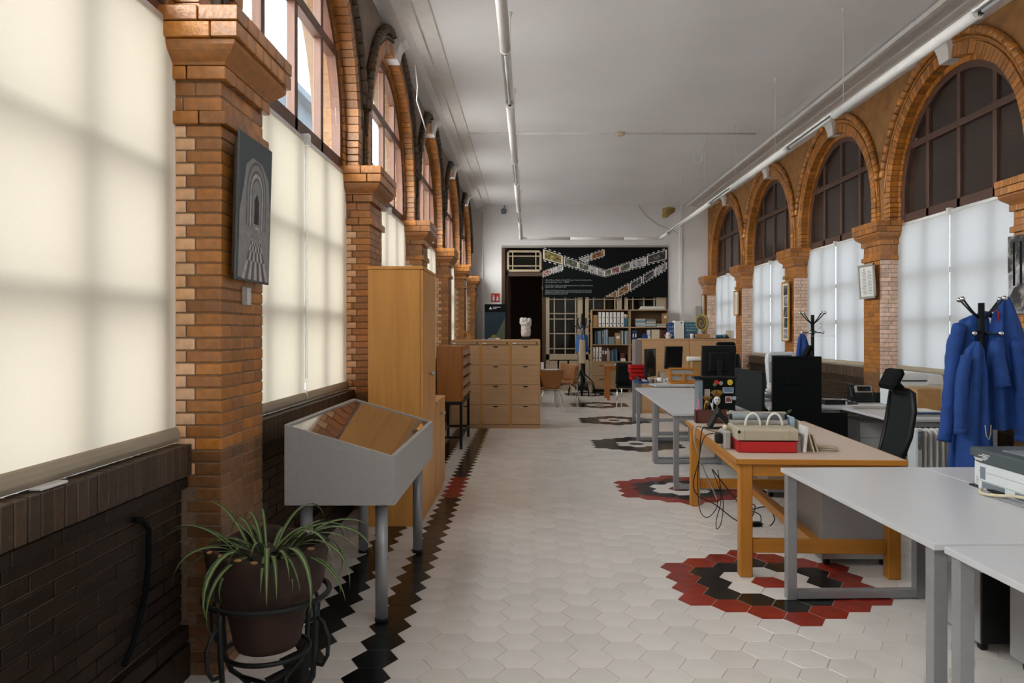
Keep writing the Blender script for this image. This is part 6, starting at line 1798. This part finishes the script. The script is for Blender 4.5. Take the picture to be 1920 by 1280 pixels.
mesh_chair('black office chair behind the tall black panel', 3.14, 9.44, math.radians(75), 1.37, .52)
mesh_chair('black office chair whose rounded headrest shows above the large monitor', PX(1366,11.1), 10.98, PI, 1.385, .5)

# ------------------------------------------------------------------ oil heater
o = thing('oil_heater', 'white oil-filled fin heater on the floor left of the blue coats', 'heater', (PX(1713,6.72), 6.68, 0))
MB().cbox(0, .055, -.01, .16, .09, .685, .012).build('control_box', M['printer'], o)
pn = MB(); pn.ext([(.012,.52),(.012,.66),(.045,.66),(.045,.52),(.036,.50),(.02,.50)], lambda p, q, t: (p, t, q), -.014, -.009); pn.build('control_panel', M['greyblue'], o)
for z in (.63, .56): MB().cyl((.028,-.024,z), (.028,-.013,z), .013, n=12).build('dial', M['greybook'], o)
MB().cbox(.02,.04,-.018,-.013,.51,.53,.002).build('switch', M['oak_y'], o)
for i in range(7):
    x = .075+.052*i
    b = MB().ext([(0,.10),(-.004,.14),(-.004,.62),(.01,.665),(.05,.68),(.11,.68),(.145,.665),(.155,.62),(.155,.14),(.15,.10)], lambda p, q, t: (t, p, q), x, x+.02); b.build('fin', M['whitep'], o, bevel=.006)
mb = MB(); mb.cyl((.03,.075,.16),(.41,.075,.16),.02,n=10); mb.cyl((.03,.075,.62),(.41,.075,.62),.02,n=10); stuff(mb.build('fin_pipe', M['whitep'], o))
for x in (.05, .37): MB().cbox(x-.02, x+.02, -.06, .22, .0, .09, .01).build('foot', M['metal_grey'], o)

# ------------------------------------------------------------------ coat stands and blue work coats
def coat_stand(label, x, y, ztop, a0, lower):
    o = thing('coat_stand', label, 'coat stand', (x, y, 0))
    MB().cyl((0,0,.03), (0,0,ztop), .022, n=16).build('pole', M['black'], o)
    MB().lathe([(.17,0),(.18,.015),(.17,.03),(.03,.045)], (0,0,0), 28).build('base', M['black'], o)
    for i in range(4):
        a = a0+i*PI/2+(.25 if i % 2 else 0); c_, s_ = math.cos(a), math.sin(a)
        h = MB().tube([(.02*c_,.02*s_,ztop-.11),(.08*c_,.08*s_,ztop-.06),(.155*c_,.155*s_,ztop+.02)], .007, 8).build('upper_hook', M['black'], o)
        MB().ball((.165*c_,.165*s_,ztop+.028), .019).build('ball', M['chrome'], h)
        a = a0+i*PI/2+lower; c_, s_ = math.cos(a), math.sin(a)
        h = MB().tube([(.02*c_,.02*s_,ztop-.20),(.06*c_,.06*s_,ztop-.225),(.115*c_,.115*s_,ztop-.225)], .007, 8).build('lower_hook', M['black'], o)
        MB().ball((.128*c_,.128*s_,ztop-.222), .019).build('ball', M['chrome'], h)
    return o
SX, SY = 3.286, 5.60
coat_stand('black coat stand with chrome ball hooks hung with blue work coats', SX, SY, 1.735, PI+.25, .45)
SX2, SY2 = PX(1523.5,9.78), 9.78
coat_stand('black coat stand with a single blue garment and a wire hanger, by the second pier', SX2, SY2, 1.74, PI+.1, .9)
def garment(name, label, mt, sections, folds=7, amp=.012, seed=1, group=None, n=40, lap=None):
    """sections: (z, cx, cy, half width, half depth)"""
    rr = random.Random(seed); ph = [rr.uniform(0,6.28) for _ in range(4)]
    zs = [s[0] for s in sections]; rows = 26; vs, fs = [], []
    def samp(t):
        f = t*(len(sections)-1); i = min(int(f), len(sections)-2); u = f-i; u = u*u*(3-2*u)*.6+u*.4
        return [sections[i][k]*(1-u)+sections[i+1][k]*u for k in range(5)]
    for j in range(rows+1):
        t = j/rows; z, cx_, cy_, w_, d_ = samp(t)
        for i in range(n):
            a = 2*PI*i/n
            k = 1+ (amp/.1)*(.35+.65*t)*(math.sin(folds*a+ph[0]+1.2*math.sin(3*t+ph[1]))+.5*math.sin((folds*2-3)*a+ph[2]+2*t))
            e = abs(math.cos(a))**.8*(1 if math.cos(a) > 0 else -1); f_ = abs(math.sin(a))**.8*(1 if math.sin(a) > 0 else -1)
            vs.append((cx_+w_*e*(1+.25*(k-1)), cy_+d_*f_*k, z+(.012*math.sin(2*a+ph[3]) if j == rows else 0)))
    for j in range(rows):
        for i in range(n):
            l = (i+1) % n; fs.append([j*n+i, j*n+l, (j+1)*n+l, (j+1)*n+i])
    fs.append(list(range(n)))
    o = thing(name, label, 'coat', (0,0,0), 0, group)
    MB().add(vs, fs, 0, True).build('coat_body', mt, o)
    return o
def sleeve(o, mt, pts, rs, seed=0):
    b = MB(); P = [Vector(p) for p in pts]; Q, RR = [], []
    for i in range(len(P)-1):
        for t in [k/5 for k in range(5)]:
            Q.append(P[i].lerp(P[i+1], t)); RR.append((rs[i]*(1-t)+rs[i+1]*t)*(1+.06*math.sin(9*(i+t)+seed)))
    Q.append(P[-1]); RR.append(rs[-1])
    b.tube(Q, RR, 12, 0); b.build('sleeve', mt, o)
    c = MB(); d = (P[-1]-P[-2]).normalized(); c.tube([P[-1]-d*.035, P[-1]+d*.004], rs[-1]*1.07, 12); c.build('cuff', mt, o)
B = M['blue']
yA = 5.72
g = lambda x, y, Y=yA: (PX(x,Y), Y, PZ(y,Y))
def sec(y, xl, xr, d, Y): return (PZ(y,Y), (PX(xl,Y)+PX(xr,Y))/2, Y, (PX(xr,Y)-PX(xl,Y))/2, d)
oA = garment('work_coat', 'long blue work coat at the left of the near coat stand, its sleeve hanging free', B,
    [sec(588,1828,1850,.03,yA), sec(600,1800,1852,.06,yA), sec(640,1788,1852,.085,yA), sec(720,1784,1850,.09,yA), sec(800,1784,1852,.095,yA), sec(905,1780,1856,.105,yA)], 6, .036, 3)
sleeve(oA, B, [g(1800,612,5.66),g(1789,650,5.60),g(1785,700,5.56),g(1780,750,5.54),g(1775,800,5.53),g(1770,826,5.52)], [.05,.055,.052,.048,.046,.044], 1)
c = MB().tube([(PX(1845,yA)+.045*math.cos(a), yA-.01+.05*math.sin(a), PZ(590,yA)+.012*math.sin(2*a)) for a in [2*PI*i/20 for i in range(20)]], .016, 8, closed=True); c.build('collar', B, oA)
oB = garment('work_coat', 'blue work coat hanging lowest, in front of the near coat stand pole', B,
    [sec(640,1826,1836,.02,5.45), sec(655,1812,1842,.045,5.45), sec(700,1802,1846,.06,5.45), sec(780,1800,1846,.07,5.45), sec(880,1797,1848,.08,5.45)], 5, .036, 5)
sleeve(oB, B, [g(1812,668,5.40),g(1804,710,5.37),g(1801,760,5.36),g(1800,812,5.36)], [.036,.043,.041,.038], 2)
oC = garment('work_coat', 'blue work coat draped over the right hook with a pointed peak', B,
    [sec(556,1880,1890,.015,5.62), sec(566,1872,1896,.035,5.62), sec(600,1862,1908,.055,5.61), sec(660,1851,1926,.075,5.60), sec(720,1846,1936,.09,5.58), sec(805,1848,1945,.10,5.58)], 6, .042, 9)
sleeve(oC, B, [g(1868,640,5.52),g(1872,680,5.47),g(1876,700,5.45),g(1880,724,5.44)], [.045,.05,.05,.048], 4)
sleeve(oC, B, [g(1905,640,5.54),g(1914,720,5.48),g(1918,790,5.46),g(1914,826,5.46)], [.042,.047,.046,.042], 6)
mb = MB().tube([(SX+.03,SY-.05,1.66),(SX+.06,SY-.06,1.69),(SX+.09,SY-.06,1.66),(SX+.08,SY-.06,1.60)], .006, 6)
tag(mb.build('red_loop', M['red']), 'red hanging loop showing between the blue coats', 'loop')
def hanger(label, x, y, z, s=1, m_='chrome', rz=0):
    mb = MB().tube([(-.19*s,0,-.16*s),(0,0,-.06*s),(.19*s,0,-.16*s)], .0025, 6, closed=True); mb.tube([(0,0,-.06*s),(0,0,-.03*s),(.012,0,-.005),(0,0,.012),(-.012,0,.002)], .0025, 6)
    ob = mb.build('wire_hanger', M[m_]); ob.location = (x,y,z); ob.rotation_euler = (0,0,rz); return tag(ob, label, 'hanger')
hanger('thin wire hanger on the lower hook of the far coat stand', PX(1538,9.72), 9.72, PZ(606,9.72))
tag(MB().tube([(PX(1846,5.4)-.02,5.36,PZ(795,5.4)),(PX(1846,5.4)-.012,5.36,PZ(815,5.4)),(PX(1848,5.4),5.36,PZ(823,5.4)),(PX(1849,5.4)+.008,5.36,PZ(812,5.4)),(PX(1849,5.4)+.01,5.36,PZ(795,5.4))], .003, 6).build('cord_loop', M['paperb']), 'cream cord loop dangling at the foot of the near coat stand pole', 'cord')
oD = garment('blue_garment', 'small blue garment hanging on the far coat stand', B,
    [sec(626,1500,1508,.02,9.70), sec(634,1497,1512,.04,9.70), sec(668,1492,1521,.06,9.70), sec(740,1489,1524,.07,9.70)], 5, .04, 12)
